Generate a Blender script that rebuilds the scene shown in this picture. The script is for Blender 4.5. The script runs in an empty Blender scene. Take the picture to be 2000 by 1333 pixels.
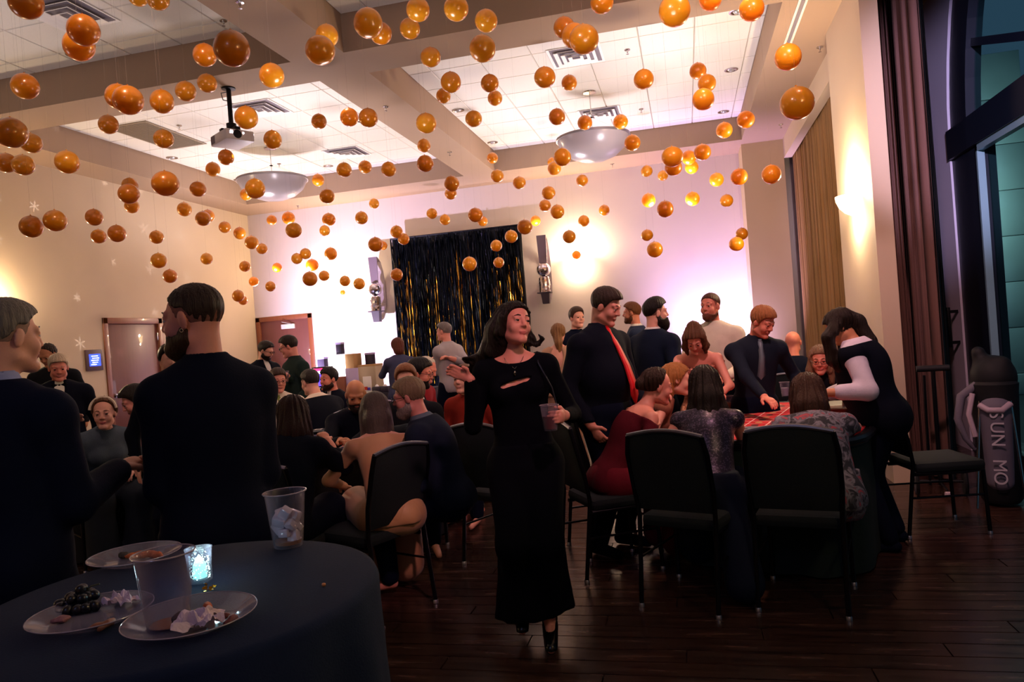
import bpy, bmesh, math, random
import numpy as np
from mathutils import Vector, Matrix
random.seed(7)
PI = math.pi
sc = bpy.context.scene
COL = sc.collection
R = math.radians

# ------------------------------------------------------------------ camera
CAM_H = 1.45
F_PX = 1438.3
YAW, PITCH, ROLL = 0.2349, -0.0054, 0.0768
_f = np.array([-math.sin(YAW)*math.cos(PITCH), math.cos(YAW)*math.cos(PITCH), math.sin(PITCH)])
_r = np.array([math.cos(YAW), math.sin(YAW), 0.0])
_u = np.cross(_r, _f)
_r2 = math.cos(ROLL)*_r - math.sin(ROLL)*_u
_u2 = math.sin(ROLL)*_r + math.cos(ROLL)*_u
CAM = np.array([0, 0, CAM_H])
cd = bpy.data.cameras.new('camera'); cam = bpy.data.objects.new('camera', cd); COL.objects.link(cam)
M = Matrix(((_r2[0], _u2[0], -_f[0], 0), (_r2[1], _u2[1], -_f[1], 0), (_r2[2], _u2[2], -_f[2], CAM_H), (0, 0, 0, 1)))
cam.matrix_world = M
cd.sensor_width = 36; cd.lens = F_PX/2000*36; cd.clip_start = 0.02; cd.clip_end = 100
sc.camera = cam

def ray(px, py):
    return _f + _r2*(px-1000)/F_PX - _u2*(py-666.5)/F_PX
def atD(px, py, D):            # world point at view depth D
    return CAM + ray(px, py)*D
def atY(px, py, Y):
    d = ray(px, py); return CAM + d*(Y/d[1])
def atX(px, py, X):
    d = ray(px, py); return CAM + d*(X/d[0])
def atZ(px, py, z):
    d = ray(px, py); return CAM + d*((z-CAM_H)/d[2])
def atR(px, py, dist):
    d = ray(px, py); return CAM + d/np.linalg.norm(d)*dist

# ------------------------------------------------------------------ world, exposure, lights
sc.view_settings.view_transform = 'Standard'
sc.view_settings.look = 'None'
sc.view_settings.gamma = 1
sc.view_settings.use_curve_mapping = False
sc.view_settings.exposure = 1.35
sc.cycles.use_denoising = True
sc.cycles.max_bounces = 8
sc.cycles.diffuse_bounces = 4
sc.cycles.glossy_bounces = 3
sc.cycles.transmission_bounces = 6
sc.cycles.transparent_max_bounces = 12
sc.cycles.sample_clamp_indirect = 4
w = bpy.data.worlds.new('night'); sc.world = w; w.use_nodes = True
bg = w.node_tree.nodes['Background']; bg.inputs[0].default_value = (0.05, 0.09, 0.16, 1); bg.inputs[1].default_value = 0.25

def lamp(kind, name, loc, energy, color, size=0.05, rot=None, spot=None, blend=0.5, aim=None):
    l = bpy.data.lights.new(name, kind); l.energy = energy; l.color = color
    if kind == 'AREA': l.size = size
    else: l.shadow_soft_size = size
    if kind == 'SPOT': l.spot_size = spot; l.spot_blend = blend
    o = bpy.data.objects.new(name, l); COL.objects.link(o); o.location = loc
    if aim is not None:
        o.rotation_euler = (Vector(aim)-Vector(loc)).to_track_quat('-Z', 'Y').to_euler()
    return o
WARM = (1.0, 0.77, 0.52); VIO = (0.74, 0.52, 1.0); COOL = (0.80, 0.72, 1.0)
# wall sconce bulbs (their bowls are built further down)
SCONCES = [('back', -1.80, 13.0, 2.74), ('back', -6.30, 13.0, 2.60), ('pillar', 1.56, 7.22, 2.42),
           ('left', -8.28, 7.22, 2.25), ('left', -8.28, 1.2, 2.35), ('pillar', 1.56, 1.6, 2.42)]
for side, x, y, z in SCONCES:
    if side == 'back': p = (x, y-0.13, z+0.10); q = (x, y-0.16, z-0.17)
    elif side == 'pillar': p = (x-0.13, y, z+0.10); q = (x-0.16, y, z-0.17)
    else: p = (x+0.13, y, z+0.10); q = (x+0.16, y, z-0.17)
    e = 7 if y < 4 else (34 if side == 'left' else 52)
    lamp('POINT', 'sconce_bulb', p, e, WARM, 0.05)
    lamp('POINT', 'sconce_glow', q, 8 if y > 4 else 1, WARM, 0.04)
# LED up-lights standing on the floor at the back wall
lamp('SPOT', 'uplight_beam', (-6.72, 10.1, .52), 640, (.80, .66, 1.0), 0.05, spot=R(88), blend=0.9, aim=(-5.75, 13.0, 2.1))
for x, y, e, c, tx in ((0.62, 12.25, 430, VIO, 0.75), (-4.0, 12.2, 170, COOL, -4.1)):
    lamp('SPOT', 'uplight_beam', (x, y, 0.22), e, c, 0.06, spot=R(105), blend=0.9, aim=(tx, 13.1, 2.2))
# washes bouncing off the tiled ceiling
for x, y in ((-6.6, 10.6), (-4.6, 8.4), (-1.9, 10.6), (-.1, 8.4), (-6.4, 4.4), (-4.6, 3.0), (-1.9, 4.4), (-.1, 3.0)):
    lamp('SPOT', 'ceiling_wash', (x, y, 2.5), 88 if y > 5 else 24, (1.0, 0.89, 0.98), 0.25, spot=R(160), blend=1.0, aim=(x, y, 5))
# lilac fill added behind the camera, and added spots brightening curtain and window jamb
lamp('POINT', 'lilac_fill', (-1.2, -1.6, 3.6), 13, (.36, .48, 1.0), 0.25)
lamp('SPOT', 'curtain_fill', (-1.6, 0.8, 3.9), 170, (.95, .66, .82), 0.1, spot=R(40), blend=0.8, aim=(2.3, 7.3, 3.0))
lamp('SPOT', 'jamb_fill', (.8, -.2, 3.4), 1000, (.74, .62, 1.0), 0.06, spot=R(20), blend=0.8, aim=(2.6, 7.9, 3.0))
# unseen pink fill spots added for the faces; warm spots brighten the table felt
lamp('SPOT', 'face_fill_spot', (0.9, 3.2, 4.1), 150, (1.0, 0.52, 0.52), 0.10, spot=R(88), blend=0.8, aim=(0.1, 6.6, 1.7))
lamp('SPOT', 'face_fill_spot', (-2.6, 2.6, 4.1), 60, (1.0, 0.60, 0.55), 0.10, spot=R(70), blend=0.8, aim=(-3.6, 6.6, 1.4))
lamp('SPOT', 'face_fill_spot', (0.6, 1.2, 3.7), 95, (1.0, 0.46, 0.50), 0.10, spot=R(23), blend=0.7, aim=(-0.86, 3.45, 1.40))
lamp('SPOT', 'table_spot', (0.35, 5.0, 4.1), 90, (1.0, 0.55, 0.36), 0.10, spot=R(48), blend=0.7, aim=(0.5, 5.2, 0.76))
lamp('SPOT', 'table_spot', (-2.9, 5.9, 4.1), 50, (1.0, 0.58, 0.36), 0.10, spot=R(50), blend=0.7, aim=(-2.8, 5.3, 0.76))

# snowflake pattern thrown faintly on the left wall by a gobo spot
gs = lamp('SPOT', 'snowflake_gobo_spot', (-3.2, 6.2, 3.9), 330, (1.0, .9, .95), 0.005, spot=R(62), blend=0.6, aim=(-8.28, 9.0, 2.1))
gl = gs.data; gl.use_nodes = True; _nt = gl.node_tree; _em = [n for n in _nt.nodes if n.type == 'EMISSION'][0]
def _m(op, a, b=None):
    n = _nt.nodes.new('ShaderNodeMath'); n.operation = op
    for i, v in enumerate((a, b)):
        if v is None: continue
        if isinstance(v, (int, float)): n.inputs[i].default_value = v
        else: _nt.links.new(v, n.inputs[i])
    return n.outputs[0]
_tc = _nt.nodes.new('ShaderNodeTexCoord'); _sx = _nt.nodes.new('ShaderNodeSeparateXYZ'); _nt.links.new(_tc.outputs['Normal'], _sx.inputs[0])
_uu = _m('MULTIPLY', _m('DIVIDE', _sx.outputs[0], _sx.outputs[2]), 9.5); _vv = _m('MULTIPLY', _m('DIVIDE', _sx.outputs[1], _sx.outputs[2]), 9.5)
_cb = _nt.nodes.new('ShaderNodeCombineXYZ'); _nt.links.new(_m('FLOOR', _uu), _cb.inputs[0]); _nt.links.new(_m('FLOOR', _vv), _cb.inputs[1])
_wn = _nt.nodes.new('ShaderNodeTexWhiteNoise'); _nt.links.new(_cb.outputs[0], _wn.inputs['Vector'])
_px = _m('SUBTRACT', _m('FRACT', _uu), .5); _py = _m('SUBTRACT', _m('FRACT', _vv), .5)
_rr = _m('SQRT', _m('ADD', _m('MULTIPLY', _px, _px), _m('MULTIPLY', _py, _py))); _aa = _m('ADD', _m('ARCTAN2', _py, _px), _m('MULTIPLY', _wn.outputs[0], 6.0))
_sn = _m('ABSOLUTE', _m('SINE', _m('MULTIPLY', _aa, 3.0)))
_R = _m('ADD', _m('MULTIPLY', _wn.outputs[0], .12), .07)
_sp = _m('MULTIPLY', _m('LESS_THAN', _m('MULTIPLY', _rr, _sn), .035), _m('LESS_THAN', _rr, _R))
_rg = _m('LESS_THAN', _m('ABSOLUTE', _m('SUBTRACT', _rr, _m('MULTIPLY', _R, .6))), .014)
_pat = _m('MULTIPLY', _m('MAXIMUM', _sp, _m('MULTIPLY', _rg, _m('LESS_THAN', _sn, .75))), _m('GREATER_THAN', _wn.outputs[0], .15))
_nt.links.new(_m('MULTIPLY', _pat, 1.0), _em.inputs['Strength'])

# ------------------------------------------------------------------ materials
def srgb(h, a=1.0):
    h = h.lstrip('#'); v = [int(h[i:i+2], 16)/255 for i in (0, 2, 4)]
    v = [c/12.92 if c <= .04045 else ((c+.055)/1.055)**2.4 for c in v]
    return (v[0], v[1], v[2], a)
MATS = {}
def mat(name, color, rough=0.6, metal=0.0, var=0.0, scale=8.0, bump=0.0, bscale=60.0, stretch=(1, 1, 1), coat=0.0,
        emit=None, estr=0.0, sheen=0.0, spec=0.5, trans=0.0, ior=1.45, alpha=1.0, sss=0.0):
    if name in MATS: return MATS[name]
    m = bpy.data.materials.new(name); m.use_nodes = True; nt = m.node_tree; N = nt.nodes; L = nt.links
    b = N['Principled BSDF']; c = srgb(color) if isinstance(color, str) else (*color[:3], 1)
    b.inputs['Base Color'].default_value = c; b.inputs['Roughness'].default_value = rough
    b.inputs['Metallic'].default_value = metal; b.inputs['Coat Weight'].default_value = coat
    b.inputs['Sheen Weight'].default_value = sheen; b.inputs['Specular IOR Level'].default_value = spec
    b.inputs['Transmission Weight'].default_value = trans; b.inputs['IOR'].default_value = ior
    b.inputs['Alpha'].default_value = alpha
    if sss: b.inputs['Subsurface Weight'].default_value = sss; b.inputs['Subsurface Radius'].default_value = (0.02, 0.006, 0.003)
    if emit is not None:
        b.inputs['Emission Color'].default_value = srgb(emit) if isinstance(emit, str) else (*emit[:3], 1)
        b.inputs['Emission Strength'].default_value = estr
    tc = N.new('ShaderNodeTexCoord'); mp = N.new('ShaderNodeMapping'); mp.inputs['Scale'].default_value = stretch
    L.new(tc.outputs['Object'], mp.inputs['Vector'])
    if True:
        n = N.new('ShaderNodeTexNoise'); n.inputs['Scale'].default_value = scale; n.inputs['Detail'].default_value = 4
        L.new(mp.outputs['Vector'], n.inputs['Vector'])
        mx = N.new('ShaderNodeMix'); mx.data_type = 'RGBA'; mx.blend_type = 'MIX'
        v = max(var, 0.03)
        mx.inputs[6].default_value = (c[0]*(1-v), c[1]*(1-v), c[2]*(1-v), 1)
        mx.inputs[7].default_value = (min(1, c[0]*(1+v)), min(1, c[1]*(1+v)), min(1, c[2]*(1+v)), 1)
        L.new(n.outputs['Fac'], mx.inputs[0]); L.new(mx.outputs[2], b.inputs['Base Color'])
    if bump:
        n2 = N.new('ShaderNodeTexNoise'); n2.inputs['Scale'].default_value = bscale; n2.inputs['Detail'].default_value = 3
        L.new(mp.outputs['Vector'], n2.inputs['Vector'])
        bp = N.new('ShaderNodeBump'); bp.inputs['Strength'].default_value = min(1, bump); bp.inputs['Distance'].default_value = 0.01
        L.new(n2.outputs['Fac'], bp.inputs['Height']); L.new(bp.outputs['Normal'], b.inputs['Normal'])
    MATS[name] = m
    return m

# ------------------------------------------------------------------ mesh helpers
def tag(o, label=None, cat=None, group=None, kind=None):
    if label: o['label'] = label
    if cat: o['category'] = cat
    if group: o['group'] = group
    if kind: o['kind'] = kind
    return o
def thing(name, label, cat, loc=(0, 0, 0), rz=0.0, group=None):
    o = bpy.data.objects.new(name, None); COL.objects.link(o); o.location = [float(v) for v in loc]; o.rotation_euler = (0, 0, rz)
    o.empty_display_size = 0.1
    return tag(o, label, cat, group)
def link(name, me, parent=None, label=None):
    o = bpy.data.objects.new(name, me); COL.objects.link(o)
    if parent: o.parent = parent
    if label: o['label'] = label
    return o
def mesh_from(name, V, Fc, m=None, smooth=False):
    me = bpy.data.meshes.new(name); me.from_pydata([tuple(float(c) for c in v) for v in V], [], Fc); me.update()
    if m:
        for mm in (m if isinstance(m, (list, tuple)) else [m]): me.materials.append(mm)
    if smooth: me.polygons.foreach_set('use_smooth', [True]*len(me.polygons))
    return me
class MB:
    """collects boxes, tubes, lathes and slabs, then links them as ONE mesh object"""
    def __init__(s): s.V = []; s.F = []; s.mi = []; s.cur = 0; s.sm = []
    def raw(s, V, Fc, smooth=False):
        o = len(s.V); s.V += [tuple(map(float, v)) for v in V]
        for f in Fc: s.F.append([i+o for i in f]); s.mi.append(s.cur); s.sm.append(smooth)
        return s
    def box(s, x0, y0, z0, x1, y1, z1, bev=0.0, rot=None, org=None):
        if bev <= 0:
            V = [(x0, y0, z0), (x1, y0, z0), (x1, y1, z0), (x0, y1, z0), (x0, y0, z1), (x1, y0, z1), (x1, y1, z1), (x0, y1, z1)]
            Fc = [(0, 3, 2, 1), (4, 5, 6, 7), (0, 1, 5, 4), (1, 2, 6, 5), (2, 3, 7, 6), (3, 0, 4, 7)]
        else:
            b = min(bev, (x1-x0)*.45, (y1-y0)*.45, (z1-z0)*.45)
            bm = bmesh.new(); bmesh.ops.create_cube(bm, size=1)
            for v in bm.verts: v.co = ((x0+x1)/2+v.co.x*(x1-x0), (y0+y1)/2+v.co.y*(y1-y0), (z0+z1)/2+v.co.z*(z1-z0))
            bmesh.ops.bevel(bm, geom=bm.edges[:], offset=b, segments=2, affect='EDGES', profile=0.5)
            bm.verts.index_update(); V = [v.co[:] for v in bm.verts]; Fc = [[v.index for v in f.verts] for f in bm.faces]; bm.free()
        if rot is not None:
            c = Vector(org if org is not None else ((x0+x1)/2, (y0+y1)/2, (z0+z1)/2))
            V = [tuple(rot @ (Vector(v)-c) + c) for v in V]
        return s.raw(V, Fc, bev > 0)
    def tube(s, pts, r, n=8, cap=True, closed=False):
        pts = [Vector([float(c) for c in p]) for p in pts]; rr = r if isinstance(r, (list, tuple)) else [r]*len(pts)
        V = []; m = len(pts); prev = None
        for i, p in enumerate(pts):
            if closed: t = pts[(i+1) % m]-pts[i-1]
            else: t = (pts[min(i+1, m-1)]-pts[max(i-1, 0)])
            t.normalize()
            if prev is None: a = t.orthogonal().normalized()
            else: a = (prev-t*prev.dot(t)); a = a.normalized() if a.length > 1e-6 else t.orthogonal().normalized()
            prev = a; b = t.cross(a)
            for k in range(n):
                an = 2*PI*k/n; V.append(tuple(p+(a*math.cos(an)+b*math.sin(an))*rr[i]))
        Fc = []
        for i in range(m if closed else m-1):
            j = (i+1) % m
            for k in range(n): Fc.append((i*n+k, i*n+(k+1) % n, j*n+(k+1) % n, j*n+k))
        if cap and not closed: Fc.append(tuple(range(n-1, -1, -1))); Fc.append(tuple((m-1)*n+k for k in range(n)))
        return s.raw(V, Fc, True)
    def lathe(s, prof, c=(0, 0, 0), n=32, ax='z', closed=False):
        V = []; Fc = []
        for r, z in prof:
            for k in range(n):
                a = 2*PI*k/n; x, y = r*math.cos(a), r*math.sin(a)
                if ax == 'z': v = (c[0]+x, c[1]+y, c[2]+z)
                elif ax == 'y': v = (c[0]+x, c[1]+z, c[2]+y)
                else: v = (c[0]+z, c[1]+x, c[2]+y)
                V.append(v)
        m = len(prof)
        for i in range(m if closed else m-1):
            j = (i+1) % m
            for k in range(n): Fc.append((i*n+k, i*n+(k+1) % n, j*n+(k+1) % n, j*n+k))
        if not closed:
            if prof[0][0] > 1e-4: Fc.append(tuple(range(n-1, -1, -1)))
            if prof[-1][0] > 1e-4: Fc.append(tuple((m-1)*n+k for k in range(n)))
        return s.raw(V, Fc, True)
    def poly(s, pts, thick):            # prism: list of 3-D points (planar) pushed along vector thick
        n = len(pts); t = Vector(thick); V = [tuple(map(float, p)) for p in pts]+[tuple(Vector([float(c) for c in p])+t) for p in pts]
        Fc = [tuple(range(n-1, -1, -1)), tuple(range(n, 2*n))]+[(i, (i+1) % n, n+(i+1) % n, n+i) for i in range(n)]
        return s.raw(V, Fc)
    def build(s, name, m, parent=None, label=None, kind=None, org=None):
        V = s.V
        if org is not None: V = [(v[0]-org[0], v[1]-org[1], v[2]-org[2]) for v in V]
        me = bpy.data.meshes.new(name); me.from_pydata(V, [], s.F); me.update()
        for mm in (m if isinstance(m, (list, tuple)) else [m]): me.materials.append(mm)
        me.polygons.foreach_set('material_index', s.mi); me.polygons.foreach_set('use_smooth', s.sm)
        bm = bmesh.new(); bm.from_mesh(me); bmesh.ops.remove_doubles(bm, verts=bm.verts, dist=1e-5); bmesh.ops.recalc_face_normals(bm, faces=bm.faces); bm.to_mesh(me); bm.free()
        try: me.set_sharp_from_angle(angle=R(40))
        except Exception: pass
        o = link(name, me, parent, label)
        if org is not None and parent is None: o.location = [float(c) for c in org]
        if kind: o['kind'] = kind
        return o
def copy_tree(o, parent=None):
    c = o.copy(); COL.objects.link(c)
    if parent: c.parent = parent
    for ch in list(o.children): copy_tree(ch, c)
    return c
# ------------------------------------------------------------------ the room
ZS, ZC = 4.24, 4.60           # soffit and tile heights
XL, XH, YB = -8.28, 1.67, 13.0
wallm = mat('painted_wall', '#bfaa90', 0.75, var=0.05, scale=1.5, bump=0.06, bscale=90)
backm = mat('painted_back_wall', '#cdbfb8', 0.75, var=0.04, scale=1.5, bump=0.06, bscale=90)
soffm = mat('soffit_paint', '#9a806a', 0.8, var=0.03, scale=2)
tilem = mat('acoustic_tile', '#dcd6cc', 0.9, var=0.04, scale=40, bump=0.25, bscale=160)
gridm = mat('ceiling_grid_metal', '#a39a8a', 0.6)
basem = mat('baseboard_paint', '#4a3326', 0.5)
def struct(mb, name, m, parent=None):
    o = mb.build(name, m, parent)
    if parent is None: o['kind'] = 'structure'
    return o
# floor: slab, planks near the camera are separate pieces
fl = MB(); fl.box(XL-0.3, -3.2, -0.12, 3.2, 14.0, -0.012)
fm = bpy.data.materials.new('dark_wood_floor'); fm.use_nodes = True
N = fm.node_tree.nodes; L = fm.node_tree.links; b = N['Principled BSDF']
tc = N.new('ShaderNodeTexCoord'); mp = N.new('ShaderNodeMapping'); mp.inputs['Scale'].default_value = (0.7, 9, 1)
L.new(tc.outputs['Object'], mp.inputs['Vector'])
n1 = N.new('ShaderNodeTexNoise'); n1.inputs['Scale'].default_value = 3; n1.inputs['Detail'].default_value = 6; L.new(mp.outputs['Vector'], n1.inputs['Vector'])
cr = N.new('ShaderNodeValToRGB'); cr.color_ramp.elements[0].position = .3; cr.color_ramp.elements[1].position = .75
cr.color_ramp.elements[0].color = srgb('#1a100e'); cr.color_ramp.elements[1].color = srgb('#4a3028')
L.new(n1.outputs['Fac'], cr.inputs[0]); L.new(cr.outputs[0], b.inputs['Base Color'])
mr = N.new('ShaderNodeMapRange'); mr.inputs[3].default_value = 0.16; mr.inputs[4].default_value = 0.34
L.new(n1.outputs['Fac'], mr.inputs[0]); L.new(mr.outputs[0], b.inputs['Roughness'])
bp = N.new('ShaderNodeBump'); bp.inputs['Strength'].default_value = .12; bp.inputs['Distance'].default_value = .004
L.new(n1.outputs['Fac'], bp.inputs['Height']); L.new(bp.outputs['Normal'], b.inputs['Normal'])
floor = struct(fl, 'floor', fm)
PW, PL = 0.128, 1.80
rest = MB(); rowi = 0; plank_me = {}
yy = 1.8
while yy < 13.0:
    off = (rowi*0.73) % PL; xx = XL - off
    while xx < 2.6:
        x0, x1 = max(xx, XL)+.0012, min(xx+PL, 2.6)-.0012
        if x1-x0 > 0.02:
            near = 2.2 <= yy < 5.6 and x1 > -3.4 and x0 < 1.8
            if near:
                key = round(x1-x0, 3)
                if key not in plank_me:
                    w_ = (x1-x0)/2; h_ = PW/2-.0012
                    plank_me[key] = mesh_from('plank', [(-w_, -h_, -.012), (w_, -h_, -.012), (w_, h_, -.012), (-w_, h_, -.012), (-w_+.002, -h_+.002, 0), (w_-.002, -h_+.002, 0), (w_-.002, h_-.002, 0), (-w_+.002, h_-.002, 0)],
                        [(3, 2, 1, 0), (4, 5, 6, 7), (0, 1, 5, 4), (1, 2, 6, 5), (2, 3, 7, 6), (3, 0, 4, 7)], fm)
                o = link('plank', plank_me[key], floor); o.location = ((x0+x1)/2, yy+PW/2, random.uniform(-.0006, 0))
            else: rest.box(x0, yy+.0012, -.012, x1, yy+PW-.0012, random.uniform(-.0006, 0))
        xx += PL
    yy += PW; rowi += 1
rest.box(XL, -3.0, -.012, 2.6, 1.798, 0)
o = rest.build('plank', fm, floor); o['kind'] = 'stuff'
# walls
def wallbox(name, m, *a): mb = MB(); mb.box(*a); return struct(mb, name, m)
wl = MB(); DY0, DY1, DH = 9.14, 10.24, 2.12
wl.box(XL-.2, -3, 0, XL, DY0, 5.2); wl.box(XL-.2, DY1, 0, XL, YB+.2, 5.2); wl.box(XL-.2, DY0, DH, XL, DY1, 5.2)
struct(wl, 'wall_left', wallm)
wb = MB(); BX0, BX1, BH = -8.20, -7.12, 2.14
wb.box(XL, YB, 0, BX0, YB+.2, 5.2); wb.box(BX1, YB, 0, 2.9, YB+.2, 5.2); wb.box(BX0, YB, BH, BX1, YB+.2, 5.2)
struct(wb, 'wall_back', backm)
wallbox('wall_front', wallm, XL-.2, -3.2, 0, 2.9, -3, 5.2)
# right side: pilaster in the far corner, header, sconce pillar, outer wall with the arched window opening
wallbox('wall_corner_pilaster', wallm, 1.04, 12.36, 0, XH, YB, ZS)
wallbox('wall_sconce_pillar', wallm, 1.56, 6.62, 0, 1.70, 8.0, ZS+.4)
wallbox('wall_near_pillar', wallm, 1.56, 0.9, 0, 1.70, 2.3, ZS+.4)
wallbox('wall_header', wallm, XH, 8.0, 3.94, XH+.12, 12.38, ZS+.3)
# outer wall at x = 2.6 with arched opening y 2.6..7.40
def arch_pts(yc, r, zspring, n=24, x=2.6): return [(x, yc+r*math.cos(PI*k/n), zspring+r*math.sin(PI*k/n)) for k in range(n+1)]
jm = mat('pale_window_jamb', '#cfc6d8', 0.7, var=0.05, scale=3)
AY, AR, AZ = 5.0, 3.02, 2.98
wo = MB(); wo.box(2.6, AY+AR, 0, 2.8, 13.2, 6.6); wo.box(2.6, -3, 0, 2.8, AY-AR, 6.6)
ap = arch_pts(AY, AR, AZ)
for k in range(len(ap)-1):
    y0, z0 = ap[k][1:]; y1, z1 = ap[k+1][1:]
    wo.raw([(2.6, y0, z0), (2.6, y1, z1), (2.6, y1, 6.6), (2.6, y0, 6.6), (2.8, y0, z0), (2.8, y1, z1), (2.8, y1, 6.6), (2.8, y0, 6.6)],
           [(0, 1, 2, 3), (7, 6, 5, 4), (0, 4, 5, 1), (2, 6, 7, 3)])
struct(wo, 'wall_right', jm)
# ceiling: drywall soffit, beams; tiles are its pieces
CX = [(-7.66, -3.50), (-2.95, 1.03)]; CYS = [(0.9, 6.43), (7.0, 12.04)]
ce = MB()
def slab(x0, y0, x1, y1, z0=ZS, z1=5.2): ce.box(x0, y0, z0, x1, y1, z1)
slab(XL, -3, 1.60, CYS[0][0]); slab(XL, CYS[1][1], XH, YB); slab(XL, CYS[0][0], CX[0][0], CYS[1][1])
slab(CX[0][1], CYS[0][0], CX[1][0], CYS[1][1]); slab(CX[1][1], CYS[0][0], XH, CYS[1][1])
for c in CX: slab(c[0], CYS[0][1], c[1], CYS[1][0])
ce.box(XH, -3, 6.6, 2.9, 13.2, 6.8)
ceiling = struct(ce, 'ceiling', soffm)
ce2 = MB(); ce2.box(XH, 8.0, ZS+.3, 2.6, 13.0, ZS+.4); ce2.box(XH, -3, ZS+.3, XH+.03, 8.0, 6.6)
ce2.build('bay_ceiling', soffm, ceiling)
g = MB(); P = 0.595
for (x0, x1) in CX:
    for (y0, y1) in CYS: g.box(x0, y0, ZC+.012, x1, y1, ZC+.05)
g.build('ceiling_grid', gridm, ceiling)
tmesh = {}
for ci, (x0, x1) in enumerate(CX):
    for (y0, y1) in CYS:
        ox = x0+.02 if ci == 0 else x0+.28-P
        oy = y1-.30-P*12
        xs = [ox+P*i for i in range(-1, 10)]; ys = [oy+P*i for i in range(-1, 16)]
        for xa in xs:
            for ya in ys:
                a0, a1 = max(xa, x0)+.004, min(xa+P, x1)-.004; b0, b1 = max(ya, y0)+.004, min(ya+P, y1)-.004
                if a1-a0 < .03 or b1-b0 < .03 or b1 < 2.6: continue
                k = (round(a1-a0, 3), round(b1-b0, 3))
                if k not in tmesh:
                    w_, h_ = k[0]/2, k[1]/2
                    tmesh[k] = mesh_from('ceiling_tile', [(-w_, -h_, .012), (w_, -h_, .012), (w_, h_, .012), (-w_, h_, .012), (-w_+.006, -h_+.006, 0), (w_-.006, -h_+.006, 0), (w_-.006, h_-.006, 0), (-w_+.006, h_-.006, 0)],
                        [(0, 1, 2, 3), (7, 6, 5, 4), (4, 5, 1, 0), (5, 6, 2, 1), (6, 7, 3, 2), (7, 4, 0, 3)], tilem)
                o = link('ceiling_tile', tmesh[k], ceiling); o.location = ((a0+a1)/2, (b0+b1)/2, ZC)
# trims
for nm, a in (('baseboard_left', (XL, -3, 0, XL+.015, DY0-.08, .12)), ('baseboard_back', (BX1+.08, YB-.015, 0, 1.04, YB, .12)),
              ('baseboard_left', (XL, DY1+.08, 0, XL+.015, YB, .12))):
    mb = MB(); mb.box(*a, bev=.003); struct(mb, nm, basem)
# doors
doorm = mat('door_wood', '#6a3b33', 0.45, var=0.15, scale=3, stretch=(8, 8, .6), coat=.2)
frm = mat('door_frame_wood', '#7d4326', 0.45, var=0.2, scale=4, stretch=(8, 8, .6), coat=.2)
chrome = mat('brushed_metal', '#c8c4c0', 0.22, 1.0)
dk = mat('black_metal', '#14141a', 0.4, 0.6)
white = mat('white_plastic', '#d9d4cf', 0.5)
def tagS(o): o['kind'] = 'structure'; return o
d1 = MB(); d1.box(XL-.06, DY0+.0, .01, XL-.02, DY1, DH, bev=.004); o = d1.build('door_1', doorm); tagS(o)
f = MB(); f.box(XL-.10, DY0-.07, 0, XL+.02, DY0+.02, DH+.07, bev=.006); f.box(XL-.10, DY1-.02, 0, XL+.02, DY1+.07, DH+.07, bev=.006); f.box(XL-.10, DY0-.07, DH-.02, XL+.02, DY1+.07, DH+.07, bev=.006)
f.build('door_frame', frm, o)
h = MB(); h.lathe([(.03, 0), (.03, .01), (.012, .012), (.012, .05), (.03, .055), (.032, .075), (.02, .09), (0, .092)], (XL-.02, DY0+.11, 1.03), 20, 'x'); h.build('door_knob', chrome, o)
for z in (.3, 1.1, 1.9):
    h = MB(); h.box(XL-.02, DY1-.05, z-.06, XL+.006, DY1-.02, z+.06, bev=.003); h.build('hinge', chrome, o)
d2 = MB(); d2.box(BX0, YB+.02, .01, BX1, YB+.06, BH, bev=.004); o = d2.build('door_2', doorm); tagS(o)
f = MB(); f.box(BX0-.07, YB-.02, 0, BX0+.02, YB+.10, BH+.07, bev=.006); f.box(BX1-.02, YB-.02, 0, BX1+.07, YB+.10, BH+.07, bev=.006); f.box(BX0-.07, YB-.02, BH-.02, BX1+.07, YB+.10, BH+.07, bev=.006)
f.build('door_frame', frm, o)
c_ = atY(563, 638, YB); h = MB(); h.box(c_[0]-.14, YB-.03, c_[2]-.045, c_[0]+.14, YB+.02, c_[2]+.045, bev=.006); h.build('door_closer', white, o)
h = MB(); h.tube([(c_[0]+.1, YB-.02, c_[2]+.04), (c_[0]-.05, YB-.14, c_[2]+.09), (c_[0]-.12, YB-.02, c_[2]+.10)], .008); h.build('closer_arm', chrome, o)
# window: arched glazing, frame, transom, glass, the lit courtyard beyond
frame_m = mat('dark_window_frame', '#0c1524', 0.45, var=.1)
edge_m = mat('window_edge_glint', '#8fb3bd', 0.35, 0.3)  # pale strip colour stands in for the glint along the window edge
WY = 7.37
wf = MB()
wf.box(2.62, WY+.0, 0, 2.76, AY+AR, AZ)                              # broad dark side panel
wf.box(2.58, AY-AR, 2.84, 2.78, AY+AR, 3.12)                          # transom
wf.box(2.66, AY-.04, 0, 2.74, AY+.04, 2.84); wf.box(2.62, AY-AR, 0, 2.76, AY-AR+.5, AZ)
wf.box(2.66, AY-AR+.1, 0, 2.74, WY, .12)
for (ra, rb) in ((AR-.02, AR-.42),):
    a = arch_pts(AY, ra, AZ, 32, 2.62); b_ = arch_pts(AY, rb, AZ, 32, 2.62)
    for k in range(32): wf.poly([a[k], a[k+1], b_[k+1], b_[k]], (.13, 0, 0))
for an in (18, 55, 90, 125, 162):
    c, s_ = math.cos(R(an)), math.sin(R(an)); t = (-s_*.035, c*.035)
    r0, r1 = .3, AR-.3
    wf.poly([(2.66, AY+c*r0+t[0], AZ+s_*r0+t[1]), (2.66, AY+c*r1+t[0], AZ+s_*r1+t[1]), (2.66, AY+c*r1-t[0], AZ+s_*r1-t[1]), (2.66, AY+c*r0-t[0], AZ+s_*r0-t[1])], (.08, 0, 0))
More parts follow.
